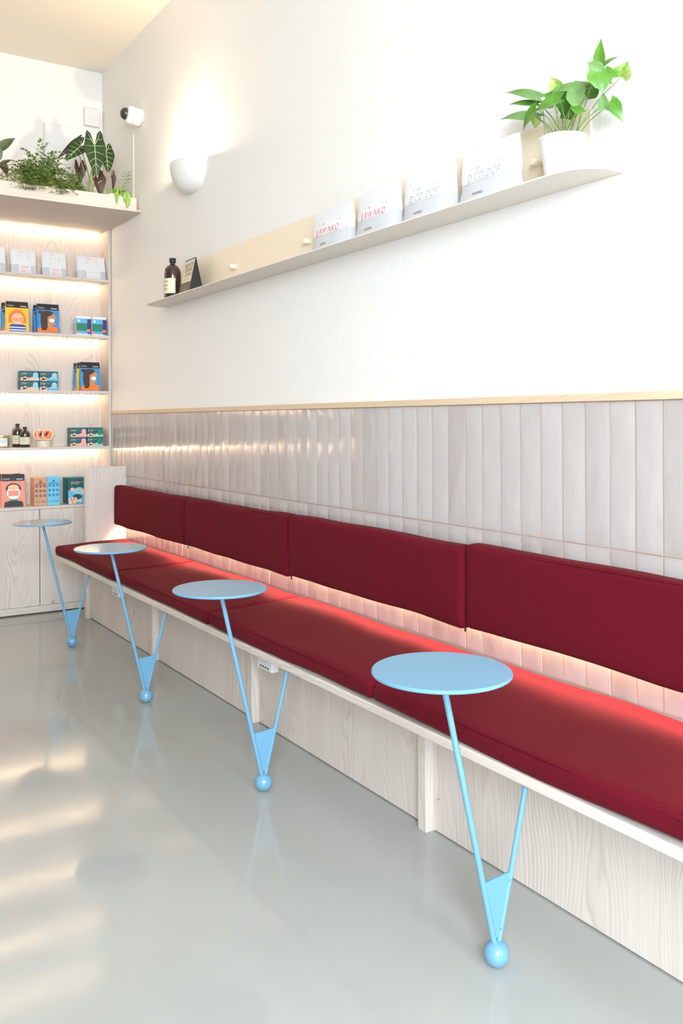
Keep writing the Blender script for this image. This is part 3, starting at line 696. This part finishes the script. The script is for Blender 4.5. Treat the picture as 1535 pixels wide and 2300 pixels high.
def popbox(x0, x1, z, h_, y0, d_, accent, arch, label, group):
    pr = [('printed_ground', rect(-0.499, 0.499, 0.0, 0.30), 0, accent), ('printed_arch', [(0.17, 0.22), (0.45, 0.22)] + [(0.31+0.14*math.cos(a), 0.62+0.24*math.sin(a)) for a in [math.pi*i/8 for i in range(9)]], 1, arch)]
    for a, b, r in ((-0.38, 0.20, 0.08), (-0.26, 0.26, 0.09), (-0.30, 0.10, 0.08), (-0.16, 0.12, 0.08), (-0.10, 0.24, 0.05), (0.12, 0.30, 0.05)):
        pr.append(('printed_ball', ell(a, b, r, r*(x1-x0)/h_, n=10), 2, PEACH))
    t, f, w_, hh = carton(x0, x1, z, h_, y0, d_, TEAL, label, group, pr)
    me = text_mesh('pop', h_*0.34, 0, 1.0); onto(me, lambda x, y: Vector((x-w_*0.30, -d_/2-0.0012, y+h_*0.74))); link('lettering', me, GOLD, t)
    decal('printed_script', rect(-0.14, 0.12, 0.70, 0.80), f(2), mat('print_faded_gold', srgb(95, 120, 100), rough=0.6), t)
def popset(xa, xb, xc, z, accs, where):
    for row in (0, 1):
        for col, (x0, x1) in enumerate(((xa, xb-0.0015), (xb+0.0015, xc))):
            for k in range(3):
                acc, arch, cn = accs[col]
                nm = '%s teal carton with %s print, %s of the left or right pair' % (('lower', 'upper')[row], cn, ('front', 'middle', 'rear')[k])
                popbox(x0+0.001*row, x1+0.001*row, z+row*0.0606, 0.060, 5.752+0.026*k, 0.024, acc, arch,
                       '%s %s teal carton with %s print in the stack %s' % (('front', 'middle', 'rear')[k], ('lower', 'upper')[row], cn, where), 'small teal cartons stacked ' + where)
popset(1.293, 1.406, 1.522, SH[1], ((PEACH, PALEB, 'peach'), (SKY, PALEB, 'blue')), 'beside the three pouches')
popset(1.600, 1.707, 1.812, SH[0], ((PINKP, PINKP, 'pink'), (MINT, GREENM, 'mint')), 'beside the round tins')
def kraft(x0, x1, h_, y0, d_, base, ink, label, group):
    pr = []
    for r in range(3):
        for c in range(3): pr.append(('printed_rosette', ell(-0.31+0.31*c, 0.36+0.17*r, 0.115, 0.115*(x1-x0)/h_, n=10), 0, ink))
    pr += [('printed_crest', ell(0, 0.86, 0.13, 0.05, n=10), 0, ink), ('printed_line', rect(-0.4, 0.4, 0.76, 0.80), 0, ink), ('printed_line', rect(-0.42, -0.05, 0.13, 0.15), 0, ink), ('printed_line', rect(0.02, 0.40, 0.13, 0.16), 0, ink)]
    carton(x0, x1, 0.673, h_, y0, d_, base, label, group, pr)
kg = 'patterned cartons on the counter beside the pink pouch'
for k in range(3): kraft(1.372, 1.452, 0.176, 5.748+0.034*k, 0.030, KRAFT, KRAFTINK, ('front', 'middle', 'rear')[k] + ' kraft brown carton in the row beside the light blue carton', kg)
for k in range(2): kraft(1.4535, 1.532, 0.180, 5.750+0.046*k, 0.044, CYANBOX, CYANINK, ('front', 'rear')[k] + ' light blue carton with rosette pattern on the counter', kg)
def bigpop(x0, x1, y0, d_, label):
    h_ = 0.168
    pr = [('printed_ground', rect(-0.499, 0.499, 0.0, 0.52), 0, SKY), ('printed_arch', [(-0.22, 0.36), (0.38, 0.36)] + [(0.08+0.30*math.cos(a), 0.48+0.16*math.sin(a)) for a in [math.pi*i/8 for i in range(9)]], 1, PALEB), ('printed_water', ell(-0.02, 0.28, 0.26, 0.10), 1, TEAL)]
    for a, b, r in ((-0.40, 0.18, 0.10), (-0.26, 0.22, 0.10), (-0.12, 0.20, 0.09), (-0.36, 0.07, 0.11), (-0.18, 0.08, 0.11), (-0.02, 0.12, 0.08), (0.14, 0.12, 0.09), (-0.27, 0.56, 0.12), (0.30, 0.46, 0.12)):
        pr.append(('printed_ball', ell(a, b, r, r*0.62, n=12), 2, PEACH))
    t, f, w_, hh = carton(x0, x1, 0.673, h_, y0, d_, TEAL, label, 'large teal cartons on the counter', pr)
    me = text_mesh('pop', h_*0.20, 0, 1.0); onto(me, lambda x, y: Vector((x-w_*0.12, -d_/2-0.0014, y+h_*0.83))); link('lettering', me, GOLD, t)
    decal('printed_script', rect(0.10, 0.38, 0.80, 0.86), f(3), mat('print_faded_gold', srgb(95, 120, 100), rough=0.6), t)
for k in range(4): bigpop(1.584, 1.703, 5.748+0.033*k, 0.031, ('front large teal carton beside the rounded end panel', 'second large teal carton in the row by the rounded end panel', 'third large teal carton in the row by the rounded end panel', 'rear large teal carton against the back panel')[k])

bottle((1.292, 5.835, SH[0]+0.0005), 0.031, 0.148, 'small brown bottle standing behind another beside the candle jar', 'small brown bottles on the lit shelf', math.radians(-14))
bottle((1.322, 5.768, SH[0]+0.0005), 0.031, 0.128, 'small brown bottle with cream label in front of its twin', 'small brown bottles on the lit shelf', math.radians(-14))
def jar():
    t = thing('candle_jar', 'amber glass candle jar with white and green label on the lit shelf', 'jar', (1.186, 5.785, SH[0]+0.0005))
    fin(lathe(bmesh.new(), [(0, 0), (0.042, 0), (0.046, 0.004), (0.046, 0.066), (0.044, 0.066), (0.042, 0.010), (0, 0.010)], 32), 'glass', mat('amber_glass', (0.55, 0.36, 0.13), rough=0.15, coat=0.4), t, smooth=True, angle=40)
    fin(lathe(bmesh.new(), [(0, 0.064), (0.047, 0.064), (0.048, 0.066), (0.048, 0.076), (0.046, 0.078), (0, 0.078)], 32), 'lid', mat('gold_lid', (0.72, 0.56, 0.30), rough=0.3, metal=0.7), t, smooth=True, angle=40)
    f = lambda u, v, e=0.0006: ((0.046+e)*math.sin(u/0.046), -(0.046+e)*math.cos(u/0.046), v)
    decal('label_sticker', (-0.028, 0.028, 0.010, 0.058), f, PAPERW, t, (8, 1)); decal('label_stripe', (0.028, 0.045, 0.010, 0.058), f, P_GREENB, t, (3, 1))
    for k in range(3): decal('printed_line', (-0.018, 0.016, 0.030+0.009*k, 0.034+0.009*k), lambda u, v: f(u, v, 0.0011), LGREYINK, t, (3, 1))
jar()
TINW = mat('pale_wood_tin', (0.78, 0.68, 0.52), rough=0.5)
def tin(name, label, loc, r, h_, tilt, face):
    t = thing(name, label, 'tin', loc, 0, 'round tins on the lit shelf'); t.rotation_euler = tilt
    fin(lathe(bmesh.new(), [(0, 0), (r-0.001, 0), (r, 0.001), (r, h_-0.001), (r-0.001, h_), (0, h_)], 32), 'tin_body', TINW, t, smooth=True, angle=40)
    fin(lathe(bmesh.new(), [(r*1.0, h_*0.55), (r*1.03, h_*0.56), (r*1.03, h_*1.0), (r*0.9, h_*1.02)], 32), 'lid_rim', TINW, t, smooth=True, angle=40)
    if face:
        fl = lambda u, v: (u, v, h_+0.0012)
        decal('printed_disc', ell(0, 0, r*0.86, r*0.86, n=24), fl, P_ORG, t)
        fl2 = lambda u, v: (u, v, h_+0.0018)
        decal('printed_figure', [(-r*0.6, 0), (-r*0.2, r*0.5), (r*0.25, r*0.55), (r*0.05, r*0.1), (-r*0.3, -r*0.4)], fl2, HAIR_B, t)
        decal('printed_leaf', ell(r*0.30, -r*0.62, r*0.2, r*0.14, n=8), fl2, P_GREENB, t)
tin('round_tin', 'round pale tin lying flat under the leaning tins', (1.440, 5.792, SH[0]+0.0004), 0.046, 0.019, (0, 0, 0), False)
tin('round_tin', 'upper round pale tin lying flat, carrying the leaning tins', (1.440, 5.792, SH[0]+0.0200), 0.046, 0.019, (0, 0, 0), False)
for k, (x, y) in enumerate(((1.418, 5.820), (1.434, 5.800), (1.462, 5.778))):
    rr = 0.034; tl = math.radians(80)
    tin('round_tin', ('rear orange-faced round tin leaning on edge', 'middle orange-faced round tin leaning on edge', 'front orange-faced round tin leaning on edge')[k], (x, y, SH[0]+0.0402+rr*math.sin(tl)*1.03), rr, 0.016, (tl, 0, math.radians(-8)), True)

# ------------------------------------------------------------------ lamp, camera, wall boxes
def sconce():
    t = thing('wall_sconce', 'white gypsum half-bowl wall lamp shining upward', 'wall lamp', (W, 4.35, 2.55))
    b, d, h = 0.165, 0.120, 0.150
    def shell(k, inner):
        pts = []
        for j in range(13):
            a = math.pi/2*j/12; row = []
            rr = math.cos(a)**0.75; z = -h*k*math.sin(a)
            for i in range(25):
                th = math.pi*i/24
                row.append((-d*k*rr*math.sin(th), b*k*rr*math.cos(th), z))
            pts.append(row)
        return pts
    bm = bmesh.new(); A = [[bm.verts.new(p) for p in r] for r in shell(1.0, False)]; B = [[bm.verts.new(p) for p in r] for r in shell(0.93, True)]
    for M_ in (A, B):
        for j in range(12):
            for i in range(24): bm.faces.new((M_[j][i], M_[j][i+1], M_[j+1][i+1], M_[j+1][i]))
    for i in range(24): bm.faces.new((A[0][i], A[0][i+1], B[0][i+1], B[0][i]))
    for j in range(12):
        bm.faces.new((A[j][0], A[j+1][0], B[j+1][0], B[j][0])); bm.faces.new((A[j][24], A[j+1][24], B[j+1][24], B[j][24]))
    bmesh.ops.remove_doubles(bm, verts=bm.verts, dist=1e-5)
    fin(bm, 'bowl', GYPSUM, t, smooth=True, angle=50)
    bm = bmesh.new(); bmesh.ops.create_uvsphere(bm, u_segments=16, v_segments=10, radius=0.022)
    fin(bm, 'bulb', mat('warm_bulb', (1, 0.9, 0.75), emit=(1.0, 0.80, 0.55), estr=25), t, (-0.052, 0, -0.03), smooth=True)
    l = bpy.data.lights.new('sconce_glow', 'POINT'); l.energy = 12.0; l.color = (1.0, 0.79, 0.54); l.shadow_soft_size = 0.02
    lo = bpy.data.objects.new('sconce_glow', l); C.objects.link(lo); lo.parent = t; lo.location = (-0.055, 0, 0.012)
sconce()
def seccam():
    t = thing('security_camera', 'white wall camera with smoked dome beside the planter', 'camera', (W, 5.157, 3.027)); t.rotation_euler = (0, 0, 0)
    rot = (0, -math.pi/2+0.10, 0)
    fin(lathe(bmesh.new(), [(0, 0), (0.050, 0), (0.053, 0.004), (0.053, 0.048), (0, 0.048)], 36), 'mount', WHITEPL, t, smooth=True, rot=rot, angle=40)
    fin(lathe(bmesh.new(), [(0, 0.048), (0.051, 0.048), (0.0535, 0.050), (0.0535, 0.076), (0.049, 0.088), (0.037, 0.092), (0, 0.092)], 36), 'body', WHITEPL, t, smooth=True, rot=rot, angle=50)
    r = 0.036
    fin(lathe(bmesh.new(), [(r*math.cos(a), 0.092+0.034*math.sin(a)) for a in [math.pi/2*i/9 for i in range(9)]] + [(0, 0.126)], 32), 'dome', DOME, t, smooth=True, rot=rot)
seccam()
t = thing('siren_box', 'square white siren box high in the corner', 'siren', (1.786, BACK, 3.225))
fin(box(bmesh.new(), -0.052, 0.052, -0.035, 0, -0.060, 0.060, 0.006), 'housing', WHITEPL, t)
for k in range(5): fin(box(bmesh.new(), -0.036, 0.036, -0.0362, -0.0345, -0.036+0.017*k, -0.030+0.017*k, 0.0005), 'grille_slat', WHITEPL, t)
t = thing('electrical_panel', 'flat white panel cover on the wall behind the planter', 'panel', (1.645, BACK, 2.88))
fin(box(bmesh.new(), -0.172, 0.195, -0.020, 0, -0.26, 0.26, 0.003), 'cover', WHITEPL, t)
fin(box(bmesh.new(), -0.165, 0.188, -0.0225, -0.019, -0.253, 0.253, 0.002), 'door_leaf', PAPERW, t)
o = bx('raised_wall_strip', PLASTER, None, W-0.004, W-0.0003, 5.275, 5.400, 2.48, 2.965, 0.003); tag(o, 'vertical white raised strip under the wall camera', 'trunking')  # thin raised strip in the wall's own material

# ------------------------------------------------------------------ plants
def leaf_mesh(bm, base, tip, width, normal, shape='heart', fold=0.25, droop=0.15, n=8, m=3):
    """one blade from base to tip; normal is the side the face looks to"""
    base, tip = Vector(base), Vector(tip); ax = tip-base; L = ax.length; ax.normalize()
    nr = Vector(normal); nr = (nr - ax*nr.dot(ax)); nr = nr.normalized() if nr.length > 1e-5 else ax.orthogonal().normalized()
    sd = ax.cross(nr)
    rows = []
    for j in range(n+1):
        s = j/n
        if shape == 'heart': wd = math.sin(math.pi*min(1, (s*0.93+0.07))**0.62)*(1-0.15*s)
        elif shape == 'strap': wd = min(1, s*6+0.35)*(1-s**3)
        else: wd = math.sin(math.pi*min(1, s*0.97+0.03)**0.85)
        wd = max(wd, 0.015)*width/2
        row = []
        for i in range(-m, m+1):
            k = i/m
            back = -0.18*L*(abs(k)**1.5)*max(0, 1-s*4) if shape == 'heart' else 0
            p = base + ax*(s*L+back) + sd*(k*wd) + nr*(abs(k)*wd*fold - droop*L*(s-0.15)**2 + 0.05*L*math.sin(math.pi*s))
            row.append(bm.verts.new(p))
        rows.append(row)
    for a, b in zip(rows, rows[1:]):
        for i in range(2*m): bm.faces.new((a[i], a[i+1], b[i+1], b[i]))
def curve_pts(a, b, lift, n=8):
    a, b = Vector(a), Vector(b); mid = (a+b)/2 + Vector(lift)
    return [a*(1-t)**2 + mid*2*t*(1-t) + b*t**2 for t in [i/n for i in range(n+1)]]

def pothos():
    ox, oy, oz = 1.789, 1.694, SZ+0.0005
    t = thing('potted_pothos', 'leafy green pothos in a white pot on the wall shelf', 'plant', (ox, oy, oz))
    ro, rb, h = 0.0625, 0.048, 0.112
    pot = fin(lathe(bmesh.new(), [(0, 0), (rb-0.002, 0), (rb, 0.002), (ro-0.001, h-0.010), (ro+0.0015, h-0.008), (ro+0.0015, h-0.001), (ro, h), (ro-0.003, h), (ro-0.006, h-0.02), (0, h-0.02)], 48), 'pot', CERAMIC, t, smooth=True, angle=40)
    fin(lathe(bmesh.new(), [(0, h-0.018), (ro-0.007, h-0.019)], 24), 'soil', SOIL, t)
    Ls = [(1.775, 1.555, 2.096, 1.775, 1.548, 2.17, 0.03), (1.795, 1.571, 2.1, 1.795, 1.505, 2.113, 0.022), (1.755, 1.539, 2.079, 1.755, 1.561, 2.107, 0.033), (1.735, 1.521, 2.067, 1.735, 1.51, 2.014, 0.061), (1.785, 1.558, 2.072, 1.785, 1.515, 2.046, 0.027), (1.775, 1.486, 2.051, 1.775, 1.466, 2.083, 0.046), (1.795, 1.539, 2.011, 1.795, 1.509, 1.954, 0.034), (1.765, 1.531, 1.983, 1.765, 1.528, 2.023, 0.027), (1.775, 1.573, 2.053, 1.775, 1.611, 2.035, 0.036), (1.765, 1.647, 2.07, 1.765, 1.684, 2.01, 0.076), (1.745, 1.604, 2.052, 1.745, 1.587, 1.989, 0.049), (1.785, 1.706, 2.088, 1.785, 1.722, 2.128, 0.036), (1.795, 1.632, 2.066, 1.795, 1.643, 2.096, 0.034), (1.755, 1.59, 2.056, 1.755, 1.725, 2.08, 0.026), (1.775, 1.764, 2.085, 1.775, 1.894, 2.145, 0.026), (1.785, 1.784, 2.077, 1.785, 1.891, 2.109, 0.016), (1.795, 1.797, 2.043, 1.795, 1.938, 2.084, 0.030), (1.735, 1.74, 2.042, 1.735, 1.809, 2.0, 0.036), (1.775, 1.777, 2.036, 1.775, 1.794, 2.01, 0.024), (1.745, 1.665, 2.046, 1.745, 1.718, 2.074, 0.030), (1.735, 1.652, 2.04, 1.735, 1.737, 2.029, 0.042), (1.785, 1.722, 2.055, 1.785, 1.757, 2.068, 0.034), (1.725, 1.569, 1.978, 1.725, 1.61, 2.006, 0.02), (1.795, 1.663, 2.025, 1.795, 1.694, 2.011, 0.042)]
    pale = {1, 2, 7, 10, 13, 14, 16}; varie = {5, 11, 18}
    random.seed(11)
    for i, (bx_, by, bz, tx, ty, tz, wd) in enumerate(Ls):
        b = Vector((bx_-ox, by-oy, bz-oz)); e = Vector((tx-ox, ty-oy, tz-oz))
        e.x += random.uniform(-0.02, 0.012)
        if e.x > W-ox-0.012: e.x = W-ox-0.012
        bm = bmesh.new()
        nrm = Vector((-0.8, -0.55, 0.25)) + Vector((random.uniform(-.3, .3), random.uniform(-.3, .3), random.uniform(-.3, .3)))
        leaf_mesh(bm, b, e, wd*1.15, nrm, 'heart', 0.22, 0.12, 8, 3)
        fin(bm, 'leaf', POTHOS2 if i in pale else POTHOSV if i in varie else POTHOS, t, smooth=True)
        a0 = Vector((random.uniform(-0.03, 0.03), random.uniform(-0.035, 0.035) - 0.25*(oy-by)*0.5, h-0.018))
        if a0.xy.length > 0.05: a0.xy = a0.xy.normalized()*0.05
        fin(tube(bmesh.new(), curve_pts(a0, b, (0, 0.15*(oy-by), 0.018)), 0.0016, 6, 0.0011), 'stem', STEM, t, smooth=True)
pothos()

PY = 5.36     # planter trough runs behind the planter front; plants stand on the top board at z 2.468
PZ = 2.4685
def small_pot(t, r, h, m=TERRA):
    fin(lathe(bmesh.new(), [(0, 0), (r*0.74, 0), (r*0.96, h*0.78), (r, h*0.79), (r, h), (r*0.93, h), (r*0.9, h*0.9), (0, h*0.88)], 28), 'pot', m, t, smooth=True, angle=40)
    fin(lathe(bmesh.new(), [(0, h*0.9), (r*0.9, h*0.895)], 20), 'soil', SOIL, t)
def bushy(name, label, x, y, seed, nst, spread, height, front, hang):
    rnd = random.Random(seed)
    t = thing(name, label, 'plant', (x, y, PZ)); small_pot(t, 0.075, 0.085)
    bl, bs = bmesh.new(), bmesh.new()
    for k in range(nst):
        az = rnd.uniform(0, 2*math.pi); rad = spread*math.sqrt(rnd.random())
        ex, ey = rad*math.cos(az), min(0.62*rad*math.sin(az), 0.2) - front*rnd.random()
        top = height*(1-0.75*(rad/spread)**1.6)*rnd.uniform(0.65, 1.1)
        if rnd.random() < hang: top = rnd.uniform(0.02, 0.09); ey = -rnd.uniform(0.15, 0.20); ex *= 0.8
        a = Vector((rnd.uniform(-.05, .05), rnd.uniform(-.05, .05), 0.076)); e = Vector((ex, ey, max(top, 0.05)))
        
        pts = curve_pts(a, e, (0, 0, 0.10 + 0.05*rnd.random()), 9); tube(bs, pts, 0.0016, 4, 0.0008, False)
        for j in range(2, 10):
            for s in (-1, 1):
                p = pts[j]; d = (pts[j]-pts[j-1]).normalized()
                sd = d.cross(Vector((0, 0, 1))); sd = sd.normalized() if sd.length > 1e-4 else Vector((1, 0, 0))
                ln = rnd.uniform(0.020, 0.034)*(1.15-0.05*j)
                dr = (sd*s*0.9 + d*0.55 + Vector((rnd.uniform(-.3, .3), rnd.uniform(-.3, .3), rnd.uniform(-.1, .4)))).normalized()
                leaf_mesh(bl, p, p+dr*ln, ln*0.48, (rnd.uniform(-.4, .4), -0.5, 0.9), 'oval', 0.2, 0.1, 3, 1)
    tag(fin(bl, 'foliage', BUSHG, t, smooth=True), 'mass of small green leaves', kind='stuff')
    tag(fin(bs, 'stems', BUSHS, t, smooth=True), 'thin green stems', kind='stuff')
bushy('bushy_plant', 'bushy fine-leaved green plant spilling over the planter edge', 1.305, 5.33, 5, 190, 0.255, 0.375, 0.08, 0.33)
bushy('bushy_plant', 'smaller light green fine-leaved plant between the bushy plant and the veined leaves', 1.520, 5.42, 8, 46, 0.125, 0.235, 0.03, 0.0)

def aloc_leaf(t, base, tip, width, normal, m=ALOC, curl=0.0):
    """arrow-shaped blade with two ear lobes, pale veins raised on the face"""
    base, tip = Vector(base), Vector(tip); ax = tip-base; L = ax.length; ax.normalize()
    nr = Vector(normal); nr = (nr-ax*nr.dot(ax)).normalized(); sd = ax.cross(nr)
    out = [(0.0, 0.02), (0.10, -0.20), (0.20, -0.40), (0.30, -0.46), (0.38, -0.36), (0.44, -0.16), (0.49, 0.0), (0.50, 0.12), (0.46, 0.24), (0.44, 0.34), (0.38, 0.46), (0.33, 0.58), (0.25, 0.70), (0.17, 0.82), (0.08, 0.93), (0.0, 1.0)]
    def P(u, s, lift=0.0): return base + ax*(s*L) + sd*(u*width) + nr*(0.16*abs(u)*width - 0.10*L*max(0, s)**2 + lift + curl*abs(u)**2*width)
    bm = bmesh.new()
    for sg in (-1, 1):
        spine = [bm.verts.new(P(0, s)) for s in (0.02, 0.12, 0.24, 0.34, 0.46, 0.58, 0.70, 0.82, 0.93, 1.0)]
        rim = [bm.verts.new(P(sg*u*(1+0.03*math.sin(9*s)), s)) for u, s in out]
        ctr = [bm.verts.new(P(sg*u*0.5, s*0.75 if s < 0 else s)) for u, s in out[3:15]]
        f = lambda *v: bm.faces.new(v if sg > 0 else v[::-1])
        f(spine[0], rim[1], rim[2], ctr[0]); f(rim[2], rim[3], ctr[0])
        for i in range(11): f(ctr[i], rim[i+3], rim[i+4], ctr[i+1])
        for i in range(9):
            a = ctr[min(i+3-1, 11)] if i > 0 else ctr[2]
            b = ctr[min(i+3, 11)]
            if a is not b: f(spine[i], a, b, spine[i+1])
            else: f(spine[i], a, spine[i+1])
        f(spine[0], ctr[0], ctr[1]); f(spine[0], ctr[1], ctr[2])
        f(ctr[11], rim[14], rim[15], spine[9])
    bmesh.ops.remove_doubles(bm, verts=bm.verts, dist=1e-5)
    lf = fin(bm, 'leaf', m, t, smooth=True)
    if m is ALOC:
        bm = bmesh.new(); z = 0.0018
        tube(bm, [P(0, s, z) for s in (0.0, 0.2, 0.4, 0.6, 0.8, 0.98)], 0.0032, 5, 0.0012)
        for sg in (-1, 1):
            tube(bm, [P(sg*u, s, z) for u, s in ((0, 0.02), (0.10, -0.10), (0.20, -0.24), (0.28, -0.40))], 0.0026, 5, 0.0010)
            for s0, u1, s1 in ((0.04, 0.46, 0.06), (0.22, 0.42, 0.34), (0.42, 0.32, 0.58), (0.60, 0.20, 0.77), (-0.14, 0.40, -0.18)):
                u0 = 0.0 if s0 > 0 else 0.13
                tube(bm, [P(sg*(u0+(u1-u0)*q), s0+(s1-s0)*q, z) for q in (0, 0.35, 0.7, 1.0)], 0.0019, 4, 0.0007)
        fin(bm, 'leaf_vein', ALOCV, lf, smooth=True)
    return lf
def alocasia():
    ox, oy = 1.625, 5.40
    t = thing('alocasia', 'dark arrow-leaved plant with bold pale veins in a pink pot', 'plant', (ox, oy, PZ)); small_pot(t, 0.080, 0.115)
    q = lambda x, y, z: Vector((x-ox, y-oy, z-PZ))
    specs = [((1.622, 5.29, 2.862), (1.626, 5.26, 2.672), 0.125, (-0.25, -1, 0.25), ALOC), ((1.703, 5.33, 2.842), (1.716, 5.31, 2.715), 0.105, (0.2, -1, 0.2), ALOC),
             ((1.560, 5.36, 2.862), (1.462, 5.34, 2.765), 0.105, (-0.2, -0.9, 0.5), ALOC),
             ((1.545, 5.42, 2.895), (1.440, 5.43, 2.790), 0.040, (0.5, -0.5, 0.6), BROWNLEAF), ((1.690, 5.44, 2.890), (1.690, 5.44, 2.80), 0.05, (0.6, -0.8, 0.1), BROWNLEAF),
             ((1.575, 5.45, 2.76), (1.580, 5.44, 2.66), 0.075, (0.1, -1, 0.1), BROWNLEAF), ((1.680, 5.42, 2.70), (1.695, 5.40, 2.59), 0.085, (0.1, -1, 0.2), BROWNLEAF), ((1.765, 5.40, 2.72), (1.772, 5.39, 2.63), 0.04, (0.4, -0.8, 0.2), BROWNLEAF)]
    for i, (b, e, wd, nr, m) in enumerate(specs):
        aloc_leaf(t, q(*b), q(*e), wd, nr, m, 0.0 if m is ALOC else 0.8)
        a = Vector((random.uniform(-0.035, 0.035), random.uniform(-0.03, 0.03), 0.105))
        fin(tube(bmesh.new(), curve_pts(a, q(*b)+Vector((0, 0.004, 0)), (0, 0.02, 0.04)), 0.0042, 8, 0.0024), 'petiole', DRYSTEM if i % 2 else STEM, t, smooth=True)
alocasia()
def strap_plant():
    ox, oy = 1.760, 5.33
    t = thing('trailing_strap_plant', 'small plant with green strap leaves hanging over the planter near the corner', 'plant', (ox, oy, PZ)); small_pot(t, 0.060, 0.115, mat('cream_pot', (0.78, 0.66, 0.52), rough=0.6))
    rnd = random.Random(4)
    for k in range(20):
        az = -math.pi*0.98 + k*math.pi*1.1/19 + rnd.uniform(-.15, .15); ln = rnd.uniform(0.06, 0.10)
        a = Vector((rnd.uniform(-.025, .025), rnd.uniform(-.025, .02), 0.112)); mid = a + Vector((math.cos(az)*0.05, min(math.sin(az)*0.06, 0.02), 0.035))
        if mid.x > 0.075: mid.x = 0.075
        bm = bmesh.new()
        end = mid + Vector((math.cos(az)*0.02, min(math.sin(az)*0.03, 0.01), -ln*0.8))
        if end.x > 0.085: end.x = 0.085
        leaf_mesh(bm, mid, end, 0.013, (math.cos(az), math.sin(az), 0.4), 'strap', 0.3, 0.15, 6, 1)
        leaf_mesh(bm, a, mid, 0.011, (-math.cos(az)*0.5, -0.4, 0.8), 'strap', 0.3, -0.1, 4, 1)
        fin(bm, 'leaf', SPIDERY if k % 3 == 0 else SPIDER, t, smooth=True)
    for (x, z, ln) in ((0.020, 0.108, 0.105), (0.032, 0.105, 0.085), (-0.042, 0.098, 0.075), (0.006, 0.100, 0.06)):   # leaves hanging over the planter front
        bm = bmesh.new(); a = Vector((x, -0.150, z)); leaf_mesh(bm, Vector((x*0.6, -0.05, 0.125)), a+Vector((0, 0, 0.004)), 0.010, (0, -0.3, 1), 'strap', 0.3, -0.1, 4, 1)
        leaf_mesh(bm, a, a+Vector((0.003, -0.008, -ln)), 0.019, (0, -1, 0.2), 'oval', 0.3, 0.05, 6, 2); fin(bm, 'leaf', SPIDER, t, smooth=True)
    bm = bmesh.new(); st = [Vector((0.02, -0.01, 0.11)), Vector((0.045, -0.015, 0.19)), Vector((0.078, -0.02, 0.27))]; tube(bm, st, 0.0022, 5, 0.001); fin(bm, 'stem', STEM, t, smooth=True)
    for k in range(9):
        p = st[0].lerp(st[2], 0.35+0.07*k); s = -1 if k % 2 else 1; bm = bmesh.new()
        e = p + Vector((s*0.034, -0.02, 0.016)); e.x = min(e.x, 0.090)
        leaf_mesh(bm, p, e, 0.012, (0, -0.7, 0.7), 'oval', 0.2, 0.2, 5, 1); fin(bm, 'leaf', BUSHG if k > 3 else SPIDER, t, smooth=True)
strap_plant()
def rubber():
    ox, oy = 1.055, 5.36
    t = thing('dark_leaf_plant', 'dark-leaved plant cut off by the left edge of the picture', 'plant', (ox, oy, PZ)); small_pot(t, 0.065, 0.120)
    for b, e, wd, m in (((1.065, 5.35, 2.74), (1.172, 5.33, 2.842), 0.055, DARKLEAF), ((1.06, 5.34, 2.68), (1.085, 5.31, 2.79), 0.06, DARKLEAF), ((1.085, 5.30, 2.665), (1.115, 5.26, 2.60), 0.05, BROWNLEAF), ((1.08, 5.34, 2.66), (1.145, 5.30, 2.705), 0.028, BROWNLEAF), ((1.07, 5.28, 2.66), (1.12, 5.25, 2.64), 0.05, DARKLEAF), ((1.03, 5.34, 2.74), (0.93, 5.33, 2.84), 0.06, DARKLEAF), ((1.03, 5.30, 2.68), (0.95, 5.26, 2.66), 0.06, DARKLEAF)):
        bm = bmesh.new(); b = Vector(b)-Vector((ox, oy, PZ)); e = Vector(e)-Vector((ox, oy, PZ))
        leaf_mesh(bm, b, e, wd, (0.2, -1, 0.5), 'oval', 0.35, 0.12, 8, 3); fin(bm, 'leaf', m, t, smooth=True)
        fin(tube(bmesh.new(), curve_pts((0, 0, 0.11), b, (0, 0, 0.02)), 0.003, 6, 0.002), 'stem', BROWNLEAF, t, smooth=True)
rubber()
